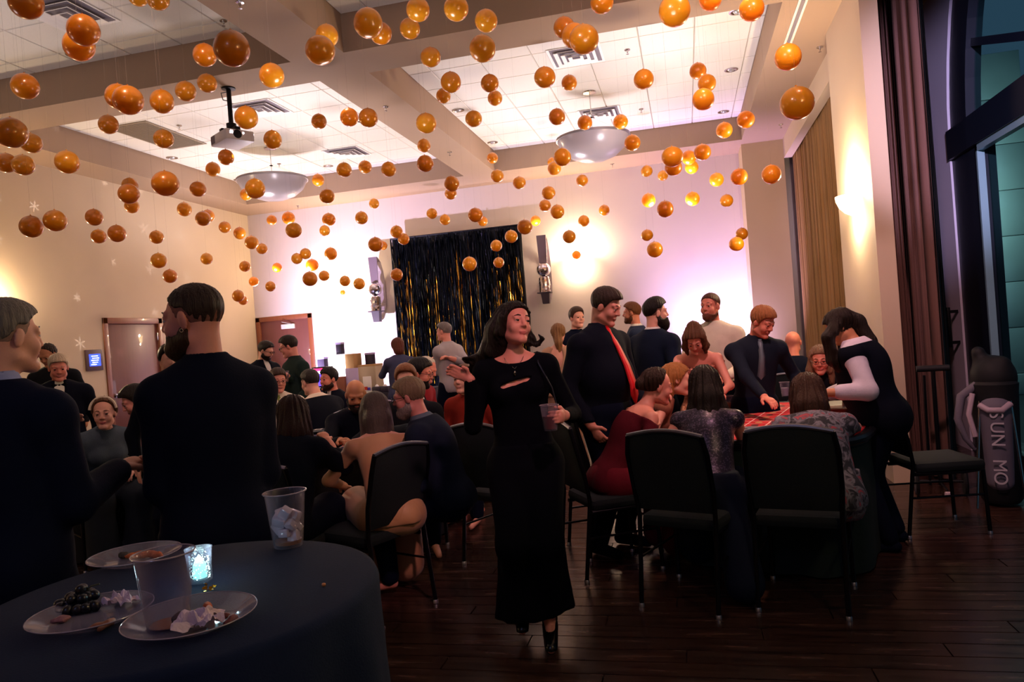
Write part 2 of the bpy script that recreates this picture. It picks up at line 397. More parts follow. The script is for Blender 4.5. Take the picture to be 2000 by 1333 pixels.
win = wf.build('window_1', frame_m); tagS(win)
tr = MB(); tr.box(2.60, WY-.03, .1, 2.66, WY, 2.84); tr.box(2.60, AY+.04, 2.78, 2.66, WY, 2.84); tr.build('window_edge', edge_m, win)
glm = bpy.data.materials.new('window_glass'); glm.use_nodes = True; nt = glm.node_tree
for n_ in list(nt.nodes): nt.nodes.remove(n_)
mo = nt.nodes.new('ShaderNodeOutputMaterial'); mi_ = nt.nodes.new('ShaderNodeMixShader'); tb = nt.nodes.new('ShaderNodeBsdfTransparent'); gb = nt.nodes.new('ShaderNodeBsdfGlossy')
fr = nt.nodes.new('ShaderNodeLayerWeight'); fr.inputs[0].default_value = .12; tb.inputs[0].default_value = (.72, .9, .86, 1); gb.inputs['Roughness'].default_value = .02
pw2 = nt.nodes.new('ShaderNodeMath'); pw2.operation = 'POWER'; pw2.inputs[1].default_value = 4; nt.links.new(fr.outputs['Facing'], pw2.inputs[0]); nt.links.new(pw2.outputs[0], mi_.inputs[0]); nt.links.new(tb.outputs[0], mi_.inputs[1]); nt.links.new(gb.outputs[0], mi_.inputs[2]); nt.links.new(mi_.outputs[0], mo.inputs[0])
gp = MB(); gp.box(2.695, AY+.04, .12, 2.705, WY, 2.84); gp.build('window_pane', glm, win)
gp = MB(); gp.box(2.695, AY-AR+.5, .12, 2.705, AY-.04, 2.84); gp.build('window_pane', glm, win)
gp = MB(); gp.poly([(2.695,)+p[1:] for p in arch_pts(AY, AR-.4, AZ+.12, 32)], (.01, 0, 0)); gp.build('window_pane', glm, win)
hd = MB(); a0 = atX(1861, 600, 2.56); a1 = atX(1867, 678, 2.56)
hd.box(2.50, a0[1]-.02, a1[2], 2.53, a0[1]+.02, a0[2], bev=.006); hd.box(2.52, a0[1]-.015, a1[2]+.03, 2.60, a0[1]+.015, a1[2]+.06); hd.box(2.52, a0[1]-.015, a0[2]-.06, 2.60, a0[1]+.015, a0[2]-.03)
hd.build('pull_bar', dk, win)
# courtyard outside
stone = mat('courtyard_stone', '#98a2a4', 0.8, var=.15, scale=2, bump=.1, bscale=20)
brick = mat('courtyard_brick', '#4b3030', 0.85, var=.2, scale=6)
ow = MB(); ow.box(2.8, -6, -.15, 12, 22, -.02); og = ow.build('trim_courtyard_ground', mat('night_paving', '#2d3336', .8, var=.2)); tagS(og)
def stone_col(x, y, w_=.55):
    t = MB()
    t.box(x-w_/2-.05, y-w_/2-.05, -.02, x+w_/2+.05, y+w_/2+.05, .3, bev=.02)
    for k in range(7): t.box(x-w_/2, y-w_/2, .3+k*.7+.008, x+w_/2, y+w_/2, .3+(k+1)*.7, bev=.012)
    return t
col1 = stone_col(4.85, 13.0, .62).build('stone_column', stone); tag(col1, 'pale green lit stone column outside the dark window', 'column')
bwl = MB(); bwl.box(6.6, 10.5, -.02, 6.9, 18.5, 5.5); bw = bwl.build('trim_courtyard_wall', brick); tagS(bw)
bb = MB()
for k in range(9): bb.box(6.56, 10.5, .2+k*.62, 6.6, 18.5, .2+k*.62+.05)
bb.build('stone_course', stone, bw)
lamp('POINT', 'courtyard_lamp', (3.9, 12.0, 2.9), 26, (.72, .97, 1.0), .15)
lamp('POINT', 'courtyard_lamp', (4.6, 10.4, 4.4), 8, (.6, .95, 1.0), .15)
# ------------------------------------------------------------------ people: smooth-union distance fields meshed with surface nets
f32 = np.float32
def smin(a, b, k):
    h = np.clip(.5+.5*(b-a)/k, 0, 1); return b+(a-b)*h-k*h*(1-h)
def axis(lo, hi, step, fine):
    """grid coordinates with finer stretches: fine = [(a, b, step)]"""
    xs = [lo]
    while xs[-1] < hi:
        st = step
        for a, b, s_ in fine:
            if a-step*.5 <= xs[-1] <= b: st = min(st, s_)
        xs.append(xs[-1]+st)
    return np.array(xs, f32)
class Field:
    def __init__(s, lo, hi, step, fine=()):
        s.ax = [axis(lo[i], hi[i], step, [(c[i]-h[i], c[i]+h[i], st) for c, h, st in fine]) for i in range(3)]
        s.F = np.full([len(a) for a in s.ax], .3, f32); s.step = step
    def blk(s, lo, hi, m):
        sl = []
        for i in range(3):
            a = np.searchsorted(s.ax[i], lo[i]-m); b = np.searchsorted(s.ax[i], hi[i]+m)
            sl.append(slice(max(0, a-1), min(len(s.ax[i]), b+1)))
        X = s.ax[0][sl[0]][:, None, None]; Y = s.ax[1][sl[1]][None, :, None]; Z = s.ax[2][sl[2]][None, None, :]
        return tuple(sl), X, Y, Z
    def apply(s, fn, lo, hi, k, mode):
        m = max(k, 2.2*s.step); sl, X, Y, Z = s.blk(lo, hi, m)
        if min(len(X), Y.shape[1], Z.shape[2]) == 0: return
        d = fn(X, Y, Z).astype(f32); F = s.F[sl]
        if d.shape != F.shape: d = np.broadcast_to(d, F.shape)
        if mode == 'add': s.F[sl] = smin(F, d, k) if k > 0 else np.minimum(F, d)
        elif mode == 'cut': s.F[sl] = -smin(-F, d, max(k, 1e-4))
    def cap(s, a, b, ra, rb, k=.02, flat=None, mode='add', wob=None):
        a = np.array(a, float); b = np.array(b, float); ba = b-a; bb = max(1e-9, float(ba@ba)); rm = max(ra, rb)
        def fn(X, Y, Z):
            px, py, pz = X-a[0], Y-a[1], Z-a[2]
            t = np.clip((px*ba[0]+py*ba[1]+pz*ba[2])/bb, 0, 1)
            qx, qy, qz = px-t*ba[0], py-t*ba[1], pz-t*ba[2]
            r = ra+(rb-ra)*t
            if flat is not None:
                n, sc_ = flat; dn = qx*n[0]+qy*n[1]+qz*n[2]; e = 1/sc_-1
                qx, qy, qz = qx+e*dn*n[0], qy+e*dn*n[1], qz+e*dn*n[2]
                d = (np.sqrt(qx*qx+qy*qy+qz*qz)-r)*min(1.0, (1+sc_)/2)
            else: d = np.sqrt(qx*qx+qy*qy+qz*qz)-r
            if wob: d = d+wob(X, Y, Z)
            return d
        ext = rm*(max(1, flat[1]) if flat is not None else 1)
        s.apply(fn, np.minimum(a, b)-ext, np.maximum(a, b)+ext, k, mode)
    def ell(s, c, r, Rm=None, k=.02, mode='add', wob=None):
        c = np.array(c, float); r = np.array(r, float); Rm = np.eye(3) if Rm is None else np.array(Rm)
        def fn(X, Y, Z):
            px, py, pz = X-c[0], Y-c[1], Z-c[2]
            q = [(px*Rm[0, i]+py*Rm[1, i]+pz*Rm[2, i])/r[i] for i in range(3)]
            k0 = np.sqrt(q[0]**2+q[1]**2+q[2]**2); k1 = np.sqrt((q[0]/r[0])**2+(q[1]/r[1])**2+(q[2]/r[2])**2)
            d = k0*(k0-1)/np.maximum(k1, 1e-6)
            if wob: d = d+wob(X, Y, Z)
            return d
        ext = np.sqrt(((Rm*r)**2).sum(1)); s.apply(fn, c-ext, c+ext, k, mode)
    def keep(s, fn):          # intersect with fn < 0
        s.F = np.maximum(s.F, fn(s.ax[0][:, None, None], s.ax[1][None, :, None], s.ax[2][None, None, :]).astype(f32))
    def mesh(s, name, mats, midx=None, cut_small=True):
        F = s.F; F[0] = F[-1] = .3; F[:, 0] = F[:, -1] = .3; F[:, :, 0] = F[:, :, -1] = .3
        S = F < 0; nx, ny, nz = F.shape; ids = []; pos = []; quads = []
        offs = {0: [(0, -1, -1), (0, 0, -1), (0, 0, 0), (0, -1, 0)], 1: [(-1, 0, -1), (-1, 0, 0), (0, 0, 0), (0, 0, -1)], 2: [(-1, -1, 0), (0, -1, 0), (0, 0, 0), (-1, 0, 0)]}
        for a in range(3):
            sl0 = [slice(None)]*3; sl1 = [slice(None)]*3; sl0[a] = slice(0, -1); sl1[a] = slice(1, None)
            S0 = S[tuple(sl0)]; S1 = S[tuple(sl1)]
            I = np.nonzero(S0 != S1)
            if len(I[0]) == 0: continue
            J = list(I); J[a] = I[a]+1; v0 = F[I]; v1 = F[tuple(J)]; t = v0/(v0-v1)
            P = np.empty((len(t), 3)); 
            for q in range(3): P[:, q] = s.ax[q][I[q]]
            P[:, a] += t*(s.ax[a][J[a]]-s.ax[a][I[a]])
            c4 = np.stack([((I[0]+o[0])*ny+(I[1]+o[1]))*nz+(I[2]+o[2]) for o in offs[a]], 1)
            ins = S0[I]; c4 = np.where(ins[:, None], c4, c4[:, ::-1])
            quads.append(c4); ids.append(c4.ravel()); pos.append(np.repeat(P, 4, 0))
        if not quads: return None
        ids = np.concatenate(ids); pos = np.concatenate(pos); Q = np.concatenate(quads)
        u, inv = np.unique(ids, return_inverse=True); cnt = np.bincount(inv)
        V = np.stack([np.bincount(inv, pos[:, q])/cnt for q in range(3)], 1).astype(f32)
        Q = np.searchsorted(u, Q).astype(np.int32)
        me = bpy.data.meshes.new(name); me.vertices.add(len(V)); me.vertices.foreach_set('co', V.ravel())
        me.loops.add(len(Q)*4); me.loops.foreach_set('vertex_index', Q.ravel()); me.polygons.add(len(Q))
        me.polygons.foreach_set('loop_start', np.arange(0, len(Q)*4, 4, dtype=np.int32))
        for m in (mats if isinstance(mats, (list, tuple)) else [mats]): me.materials.append(m)
        me.polygons.foreach_set('use_smooth', np.ones(len(Q), bool))
        if midx is not None: me.polygons.foreach_set('material_index', midx(V[Q].mean(1)).astype(np.int32))
        me.update(calc_edges=True); return me

def rotm(ax, a):
    c, s_ = math.cos(a), math.sin(a)
    return np.array({'x': [[1, 0, 0], [0, c, -s_], [0, s_, c]], 'y': [[c, 0, s_], [0, 1, 0], [-s_, 0, c]], 'z': [[c, -s_, 0], [s_, c, 0], [0, 0, 1]]}[ax])
def unit(v): v = np.array(v, float); return v/max(1e-9, np.linalg.norm(v))
def ik(a, c, l1, l2, hint):
    a, c = np.array(a, float), np.array(c, float); d = c-a; D = np.linalg.norm(d); D2 = min(D, (l1+l2)*.995); u = d/max(D, 1e-6); c = a+u*D2
    x = (l1*l1-l2*l2+D2*D2)/(2*D2); h = math.sqrt(max(0, l1*l1-x*x)); n = np.array(hint, float); n = unit(n-u*(n@u)); return a+u*x+n*h, c

SK = {'fair': '#d49a86', 'pink': '#cf8878', 'tan': '#b87a5a', 'ruddy': '#cf7f6a'}
def skinm(k): return mat('skin_'+k, SK[k], .5, var=.08, scale=14, bump=.05, bscale=120, sss=.06, spec=.4)
lipm = mat('lips', '#b4605c', .4); lipmm = mat('lips_muted', '#a9655c', .5)
eyew = mat('eye_white', '#b8aca6', .25); eyed = mat('eye_iris', '#23170f', .2)
def hairm(c): return mat('hair_'+c.strip('#'), c, .42, var=.35, scale=30, stretch=(6, 6, .5), bump=.7, bscale=40, spec=.22)
def clothm(c, rough=.85, **kw): return mat('cloth_'+c.strip('#'), c, rough, var=.12, scale=18, bump=.15, bscale=200, spec=.12, **kw)
NP_ = [0]
def person(label, head, phi, D, sit=False, hphi=None, pitch=0, roll=0, lean=0, side=0, sex='m', fat=1.0, br=1.0, RH=None, LH=None, rh_n=None,
           skin='fair', layers=(), hair=None, beard=None, q=1, glasses=None, group=None, s=None, feet=None, face=True, hunch=0, seat=.46, kneeout=.1, curl=.9, extra=None, elbow=None, lips=None, eyes=True):
    NP_[0] += 1
    female = sex == 'f'
    step, hs, ds = [(.016, .0052, .0050), (.020, .0085, .009), (.026, .013, .014)][q]
    Hw = atD(head[0], head[1], D)
    hd = ray(head[0], 666)[:2]; hd = hd/np.linalg.norm(hd)
    a = math.atan2(hd[1], hd[0])-PI/2-R(phi)       # rotation about z; phi 0 = back to the camera, 90 = facing image right
    hphi = phi if hphi is None else hphi
    Rz = rotm('z', a)
    Rh = rotm('z', -R(hphi-phi)) @ rotm('x', -R(pitch)) @ rotm('y', R(roll))
    def joints(s):
        J = {}
        zp = (seat+.075) if sit else .93*s
        P = np.array([0, 0, zp]); l1, l2 = R(lean*.8), R(lean*1.15+hunch); ls = R(side)
        d1 = np.array([math.sin(ls), math.sin(l1), math.cos(l1)]); d1 = unit(d1)
        d2 = np.array([math.sin(ls)*.7, math.sin(l2), math.cos(l2)]); d2 = unit(d2)
        J['P'] = P; J['W'] = P+d1*.19*s; J['C'] = P+d1*.27*s+d2*.09*s; J['N'] = J['C']+d2*.17*s
        Sd = unit(np.cross(np.cross(d2, [1, 0, 0]), d2))*1.0
        Sd = unit(np.array([1, 0, 0])-d2*d2[0]); Fw = unit(np.cross(d2, Sd)); J['S'] = Sd; J['Fw'] = Fw; J['U'] = d2; J['F1'] = unit(np.cross(d1, [1, 0, 0])); J['U1'] = d1
        sw = (.158 if female else .185)*s*br
        dr_ = .056 if female else .084; J['shR'] = J['N']+Sd*sw-d2*dr_*s; J['shL'] = J['N']-Sd*sw-d2*dr_*s
        hd_ = unit(d2*.8+np.array([0, .15, .4])); hb = J['N']+hd_*.105*s
        J['H'] = hb+Rh@np.array([0, .03, .062])*s; J['HB'] = hb
        return J
    if s is None:
        lean0 = lean
        for _try in range(30):
            s = 1.0
            for _ in range(8):
                z = joints(s)['H'][2]
                s += (Hw[2]-z)/(1.63 if not sit else .9)
            if sit and s < .90 and lean < 44: lean += 2
            else: break
        s0 = s; s = min(1.14, max(.86, s))
        if abs(s-s0) > .01: print('PERSON', NP_[0], label[:40], 'scale', round(s0, 2), 'head z', round(float(Hw[2]), 2))
    J = joints(s)
    base = Hw[:2]-(Rz@J['H'])[:2]
    root = thing('person', label, 'person', (base[0], base[1], 0), a, group)
    def w2l(p): return Rz.T@(np.array(p)-np.array([base[0], base[1], 0]))
    H = J['H']; Sd, Fw, U = J['S'], J['Fw'], J['U']
    hk = s*(.97 if female else 1.0)*.98
    if sit: hk = max(hk, .93)
    def hp(x, y, z): return H+Rh@np.array([x, y, z])*hk
    # legs
    hw = (.095 if female else .09)*s
    legs = []
    for sg in (1, -1):
        hip = J['P']+np.array([sg*hw, 0, -.03*s])
        if sit:
            kn = np.array([sg*(hw+kneeout*.5), .43*s, seat+.06]); an = np.array([sg*(hw+.03), .40*s, .09])
        else:
            ft = (feet or {}).get(sg)
            an = np.array([sg*(hw+.04), -.02, .09*s]) if ft is None else np.array(ft)
            kn, an = ik(hip, an, .43*s, .42*s, (0, 1, 0) if female else (sg*.15, 1, 0))
        toe = an+np.array([sg*.03, .17*s, -.055]) if (feet is None or sit or not isinstance((feet or {}).get(sg), tuple) or len(feet) < 3) else an+np.array(feet['toe'])
        legs.append((hip, kn, an, toe))
    # arms
    arms = {}
    for sg, T in ((1, RH), (-1, LH)):
        sh = J['shR'] if sg == 1 else J['shL']
        if T is None: T = sh+np.array([sg*.09, .03, -.53])*s if not sit else np.array([sg*.12, .34*s, seat+.22])
        elif T[0] == 'px': T = w2l(atD(T[1], T[2], T[3]))
        else: T = np.array(T, float)
        eh = (elbow or {}).get(sg, (sg*.6, -.6, -.6))
        el, wr = ik(sh, T, .30*s, .27*s, eh)
        arms[sg] = (sh, el, wr)
    hands = {}
    for sg in (1, -1):
        sh, el, wr = arms[sg]; d = unit(wr-el); n = (rh_n or {}).get(sg)
        if isinstance(n, dict): d = unit(n['d']); n = n['n']
        if n is None: n = unit(np.cross(d, [0, 1, 0])*1.0) if abs(d[2]) > .6 else np.array([0, 0, -1.0])
        if abs(d[2]) > .6 and (rh_n or {}).get(sg) is None: n = np.array([-sg, 0, 0.])
        n = unit(np.array(n)-d*(np.array(n)@d)); hands[sg] = (wr, d, n)
    pts = [J['P'], J['N'], H]+[p for l in legs for p in l]+[p for A_ in arms.values() for p in A_]+[hands[g][0]+hands[g][1]*.2 for g in hands]
    lo = np.min(pts, 0)-.30; hi = np.max(pts, 0)+.30; lo[2] = max(-.02, lo[2])
    hx = np.abs(Rh)@np.array([.10, .125, .14])*hk
    fine = [(H, hx, hs)]
    for g in hands: fine.append((hands[g][0]+hands[g][1]*.08*s, np.array([.075]*3), ds if q < 2 else step))
    # ---- parts of the field
    ww = (.125 if female else .148)*s*fat; cw = (.128 if female else .152)*s*(1+(fat-1)*.5); pw = (.158 if female else .152)*s*(1+(fat-1)*.8)
    def torso(F, e, low=True, up=1.0):
        k = .05
        F.ell(J['P']+np.array([0, -.01*s, 0]), (pw+e, .112*s*fat+e, .13*s+e), k=k) if low else None
        F.cap(J['P']+J['U1']*.04*s, J['W']+J['U']*.03*s, pw*.88+e, ww*.95+e, k, flat=(J['F1'], .72))
        F.cap(J['W'], J['C'], ww*.93+e, cw*.95+e, k, flat=(Fw, .70))
        Rt = np.stack([Sd, Fw, U], 1)
        F.ell(J['C']+U*.01*s-Fw*.005*s, (cw+.01*s+e, .112*s*(1+(fat-1)*.5)+e, .16*s+e), Rt, k=k)
        if fat > 1.05: F.ell(J['W']+Fw*.06*s+U*.02, (ww*.9+e, ww*.72+e, .16*s+e), Rt, k=.06)
        if female:
            for g in (1, -1): F.ell(J['C']+Sd*g*.07*s+Fw*.085*s+U*.005*s, (.058*s+e, .044*s+e, .055*s+e), Rt, k=.035)
        for g in (1, -1): F.ell(J['P']+np.array([g*.075*s, -.065*s, -.03*s]), (.085*s+e, .075*s+e, .09*s+e), k=.05)
        if up:
            for g, shn in ((1, 'shR'), (-1, 'shL')):
                F.cap(J['N']-U*.055*s-Fw*.005, J[shn]-U*.01*s, .072*s+e*.8, (.053 if female else .062)*s+e*.9, k*.8)
                F.cap(J['N']+U*.01*s, J[shn]*.55+J['N']*.45-U*.0*s, .045*s+e*.6, .045*s+e*.6, .03)
    def arm(F, sg, e, upto=1.0, k=.025):
        sh, el, wr = arms[sg]; m = (.80 if female else .96)*s*(1+(fat-1)*.4)
        F.cap(sh, el, .054*m+e, .040*m+e, k)
        if upto > 1:
            w2 = el+(wr-el)*(upto-1); r2 = (.042-.016*(upto-1))*m
            F.cap(el, w2, .042*m+e, r2+e, k)
        elif upto < 1: pass
    def leg(F, i, e, k=.03, foot=True, ank=1.0):
        hip, kn, an, toe = legs[i]; m = s*(1+(fat-1)*.5)
        F.cap(hip, kn, .085*m+e, .056*m+e, k)
        F.cap(kn, kn+(an-kn)*ank, .055*m+e, (.037+(1-ank)*.02)*m+e, k)
        if foot:
            F.cap(an+np.array([0, -.02, -.03]), toe, .035*s+e, .028*s+e, .02)
    def headf(F):
        k = .02*hk
        F.ell(hp(0, -.012, .032), np.array([.074, .094, .084])*hk, Rh, k=k)
        F.ell(hp(0, .025, -.03), np.array([.059, .066, .082])*hk, Rh, k=k)
        jw = .046 if not female else .040
        for g in (1, -1):
            F.cap(hp(g*jw, .0, -.065), hp(g*.012, .074, -.097), .023*hk, .017*hk, .022*hk)
            F.ell(hp(g*.036, .060, -.028), np.array([.024, .022, .026])*hk, Rh, k=.02*hk)
            F.ell(hp(g*.076, -.004, -.004), np.array([.008, .019, .032])*hk, Rh@rotm('x', -.2)@rotm('z', g*.35), k=.006*hk)
            F.cap(hp(g*.012, .084 if female else .086, .030), hp(g*.044, .069, .030), (.006 if female else .010)*hk, (.006 if female else .009)*hk, .014*hk)
        F.cap(hp(0, .084, .022), hp(0, .103, -.018), .009*hk, (.0108 if female else .0125)*hk, .010*hk)
        for g in (1, -1): F.ell(hp(g*.011, .094, -.023), np.array([.008, .009, .007])*hk, Rh, k=.006*hk)
        F.ell(hp(0, .080, -.092), np.array([.019, .017, .015])*hk, Rh, k=.015*hk)
        for g in (1, -1): F.ell(hp(g*.031, .098, .008), np.array([.017, .018, .011])*hk, Rh, k=.008*hk, mode='cut')
        for g in (1, -1): F.ell(hp(g*.031, .0755, .008), np.array([.0125, .0125, .0125])*hk, Rh, k=.003*hk); F.ell(hp(g*.031, .0760, .0180), np.array([.0165, .0135, .0070])*hk, Rh, k=.003*hk); F.ell(hp(g*.031, .0755, -.002), np.array([.0155, .0125, .005])*hk, Rh, k=.003*hk)
        F.ell(hp(0, .087, -.053), np.array([.024, .010, .0050])*hk, Rh, k=.004*hk)
        for g in (1, -1): F.cap(hp(g*.014, .0885, -.056), hp(g*.029, .078, -.0485), .0045*hk, .003*hk, .004*hk)
        F.ell(hp(0, .086, -.063), np.array([.018, .010, .006])*hk, Rh, k=.004*hk)
        F.cap(J['N']-U*.03*s, hp(0, -.03, -.045), (.046 if female else .058)*s, (.043 if female else .053)*s, .025)
    def hand(F, sg):
        wr, d, n = hands[sg]; lat = np.cross(d, n); m = s*(.9 if female else 1.0); th = lat*(1 if sg == 1 else -1)*(1)
        # thumb side chosen so that it points up / forward
        ref = np.array([0, 1, .6]); th = lat if lat@ref > 0 else -lat
        F.cap(arms[sg][1]*.25+wr*.75, wr, .029*m, .024*m, .02)
        F.cap(wr+d*.02*m, wr+d*.075*m, .026*m, .036*m, .015, flat=(n, .42))
        cu = curl if not isinstance(curl, dict) else curl[sg]
        for i, (o, L_) in enumerate(((.027, .072), (.009, .080), (-.009, .075), (-.026, .060))):
            b = wr+d*.085*m+th*o*m; r = (.0095 if q == 0 else .011)*m
            a1, a2, a3 = cu*.55, cu*1.25, cu*1.7
            p1 = b+(d*math.cos(a1)+n*math.sin(a1))*L_*.5*m; p2 = p1+(d*math.cos(a2)+n*math.sin(a2))*L_*.3*m; p3 = p2+(d*math.cos(a3)+n*math.sin(a3))*L_*.25*m
            F.cap(b-d*.02*m, p1, r*1.05, r, .004); F.cap(p1, p2, r, r*.92, .003); F.cap(p2, p3, r*.92, r*.8, .003)
        b = wr+d*.025*m+th*.022*m; p1 = b+(d*.6+th*.7+n*.35)*.035*m; p2 = p1+(d*.85+th*.15+n*(.3+.4*cu))*.03*m
        F.cap(b, p1, .014*m, .0115*m, .008); F.cap(p1, p2, .0115*m, .0095*m, .004)
    # ---- body (one continuous surface)
    F = Field(lo, hi, step, fine)
    torso(F, -.008)
    for sg in (1, -1): arm(F, sg, 0, 2.0); hand(F, sg)
    for i in (0, 1): leg(F, i, -.004)
    headf(F)
    iR = Rh.T
    def mi(C):
        hc = (C-H)@Rh/hk
        lipz = (np.abs(hc[:, 0]) < .023*(1-.0)) & (hc[:, 1] > .083) & (hc[:, 2] > -.068) & (hc[:, 2] < -.0485)
        return lipz.astype(int)
    sm = skinm(skin)
    me = F.mesh('body', [sm, lips or (lipm if female else lipmm)], mi); body = link('body', me, root)
    for v in [v for v in (1,) if eyes and q < 2]:
        for g in (1, -1):
            mb = MB(); c = hp(g*.031, .0765, .008); rr = .0128*hk; fw = Rh@np.array([0, 1, 0])
            mb.cur = 0; mb.lathe([(0.0001, -rr)]+[(rr*math.sin(t), -rr*math.cos(t)) for t in np.linspace(.3, PI-.3, 7)]+[(0.0001, rr)], (0, 0, 0), 12, 'z')
            V = [tuple(np.array(v)+c) for v in mb.V]; fm_ = [1 if np.dot(unit(np.mean([V[i] for i in f], 0)-c), fw) > .66 else 0 for f in mb.F]
            me_ = mesh_from('eye', V, mb.F, [eyew, eyed], True); me_.polygons.foreach_set('material_index', fm_); link('eye', me_, root)
    hxl, hxh = H-hx-.05, H+hx+.05
    # ---- clothes
    for spec in layers:
        kind, colr = spec[0], spec[1]; o_ = dict(spec[2]) if len(spec) > 2 else {}
        m_ = colr if not isinstance(colr, str) else clothm(colr, o_.get('rough', .85))
        nm = o_.get('name', kind); lb = o_.get('label')
        st = o_.get('step', step*.9)
        if kind in ('top', 'jacket', 'shirt', 'vest', 'sweater'):
            e = o_.get('e', .014 if kind in ('shirt', 'top', 'sweater') else .026); G = Field(lo, hi, st, [(J['N'], (.11, .11, .10), max(.008, st*.5))] if q < 2 else [])
            torso(G, e)
            sl_ = o_.get('sleeve', 1.93)
            if sl_:
                for sg in (1, -1): arm(G, sg, e*.8, sl_)
            if kind == 'jacket' and not sit:
                G.cap(J['P']+np.array([0, 0, .02]), J['P']+np.array([0, 0, -.16*s]), pw+e, pw+e+.01, .04, flat=(np.array([0, 1., 0]), .72))
            hz = J['P'][2]-o_.get('hem', .20 if kind == 'jacket' else .06)*s
            if sit: hz = max(hz, seat+.02)
            G.keep(lambda X, Y, Z: hz-Z+0*X+0*Y)
            if o_.get('collar', kind in ('jacket', 'shirt')):
                G.cap(J['N']+U*.0*s, J['N']+U*.035*s+unit(J['HB']-J['N'])*.02, .060*s+e*.3, (.054 if not female else .044)*s+e*.3, .02)
            nk = o_.get('neck', 'v' if kind in ('jacket', 'vest') else 'crew')
            nw = o_.get('nw', .05)*s; nc = J['N']+U*.02*s+Fw*.01
            # remove everything above the collar line
            top = o_.get('top', .045)*s
            up = unit(U*.9+np.array([0, 0, .4]))
            pl = J['N']+up*top
            G.keep(lambda X, Y, Z: ((X-pl[0])*up[0]+(Y-pl[1])*up[1]+(Z-pl[2])*up[2]))
            if nk == 'v':
                vd = o_.get('vd', .26)*s
                G.cap(J['N']+Fw*.12*s+U*.06*s, J['N']+Fw*.16*s-U*vd, .075*s, .006, .004, mode='cut')
            elif nk == 'off':
                oz = J['N']-U*.085*s
                G.keep(lambda X, Y, Z: ((X-oz[0])*U[0]+(Y-oz[1])*U[1]+(Z-oz[2])*U[2]))
            elif nk == 'wide':
                G.ell(J['N']+U*.03*s+Fw*.02, (.10*s, .11*s, .065*s), k=.01, mode='cut')
            elif nk == 'back':      # low back
                G.ell(J['C']-Fw*.16*s+U*.10*s, (.115*s, .11*s, .22*s), k=.01, mode='cut'); G.ell(J['N']+U*.04*s+Fw*.02, (.12*s, .12*s, .075*s), k=.01, mode='cut')
            else:
                G.cap(J['N'], J['N']+U*.12*s, .050*s, .052*s, .004, mode='cut')
            if 'fn' in o_: o_['fn'](G, J, s)
            me = G.mesh(nm, m_); link(nm, me, root, lb)
        elif kind == 'trousers':
            G = Field(lo, hi, st); e = o_.get('e', .018)
            G.ell(J['P'], (pw+e, .12*s*fat+e, .13*s+e), k=.05)
            for g in (1, -1): G.ell(J['P']+np.array([g*.075*s, -.06*s, -.03*s]), (.085*s+e, .075*s+e, .09*s+e), k=.05)
            for i in (0, 1): leg(G, i, e, foot=False, ank=.98)
            G.keep(lambda X, Y, Z: Z-(J['P'][2]+.10*s)+0*X+0*Y); G.keep(lambda X, Y, Z: .05-Z+0*X+0*Y)
            link(nm, G.mesh(nm, m_), root, lb)
        elif kind == 'gown':        # skirt from the waist down
            G = Field(lo-np.array([.25, .25, 0]), hi+np.array([.25, .25, 0]), st); hem = o_.get('hem', .06); fl = o_.get('flare', .24); e = .018; fd = o_.get('folds', .012)
            if sit:
                for i in (0, 1):
                    hip, kn, an, toe = legs[i]; G.cap(hip, kn, .10*s+e, .09*s+e, .06); G.cap(kn, (kn*.1+an*.9), .10*s, .12*s, .06)
                G.ell(J['P'], (pw+e, .13*s+e, .12*s+e), k=.05)
                if o_.get('drape'):
                    for p in o_['drape']: G.cap(w2l(p[0]), w2l(p[1]), p[2], p[3], .04)
                G.keep(lambda X, Y, Z: Z-(J['P'][2]+.12*s)+0*X+0*Y)
            else:
                z0 = J['P'][2]+.06*s; c0 = J['P']; cf = (legs[0][2]+legs[1][2])/2; prof = o_.get('prof') or [(0, fl), (.25, fl*.86), (.5, .165), (.8, .17), (.94, pw+e), (1.12, ww+e*1.2)]
                pz = np.array([p[0]*c0[2]+hem*(1-p[0]) for p in prof]); pr = np.array([p[1] for p in prof])
                def fn(X, Y, Z):
                    t = np.clip((Z-hem)/(c0[2]-hem), 0, 1); cx = cf[0]*(1-t)+c0[0]*t; cy = (cf[1]+.02)*(1-t)+c0[1]*t
                    r = np.interp(np.broadcast_to(Z, (1, 1, Z.shape[2])), pz, pr); dx = X-cx; dy = (Y-cy)/.78; an_ = np.arctan2(dy, dx)
                    return (np.sqrt(dx*dx+dy*dy)-r-fd*(1-t)*np.sin(an_*9+Z*2)-fd*.6*(1-t)*np.sin(an_*5-Z*3))*.85
                for i in (0, 1): leg(G, i, .022, k=.05, foot=False, ank=.9)
                G.apply(fn, (c0[0]-.5, c0[1]-.5, hem), (c0[0]+.5, c0[1]+.5, z0+.05), .03, 'add')
                G.keep(lambda X, Y, Z: Z-(z0+.02)+0*X+0*Y); slo = o_.get('slant', 0)
                G.keep(lambda X, Y, Z: hem-Z+slo*X+0*Y)
            link(nm, G.mesh(nm, m_), root, lb)
        elif kind == 'shoes':
            for i in (0, 1):
                hip, kn, an, toe = legs[i]
                if q == 2: continue
                lo_ = np.minimum(an, toe)-.10; hi_ = np.maximum(an, toe)+.10; lo_[2] = max(-.01, min(an[2], toe[2])-.09); G = Field(lo_, hi_, .009)
                G.cap(an+np.array([0, -.03, -.045]), toe, .042*s, .033*s, .02); G.cap(an, an+(kn-an)*.05, .043*s, .042*s, .02)
                z_ = min(an[2]-.088, toe[2]-.03); G.keep(lambda X, Y, Z: (an[2]-.09)-Z+0*X+0*Y)
                if o_.get('heel'):
                    G.cap(an+np.array([0, -.05, -.04]), an+np.array([0, -.045, -.10]), .016, .007, .01)
                    G.ell(an+np.array([0, .035, .0]), (.034, .075, .045), k=.004, mode='cut')
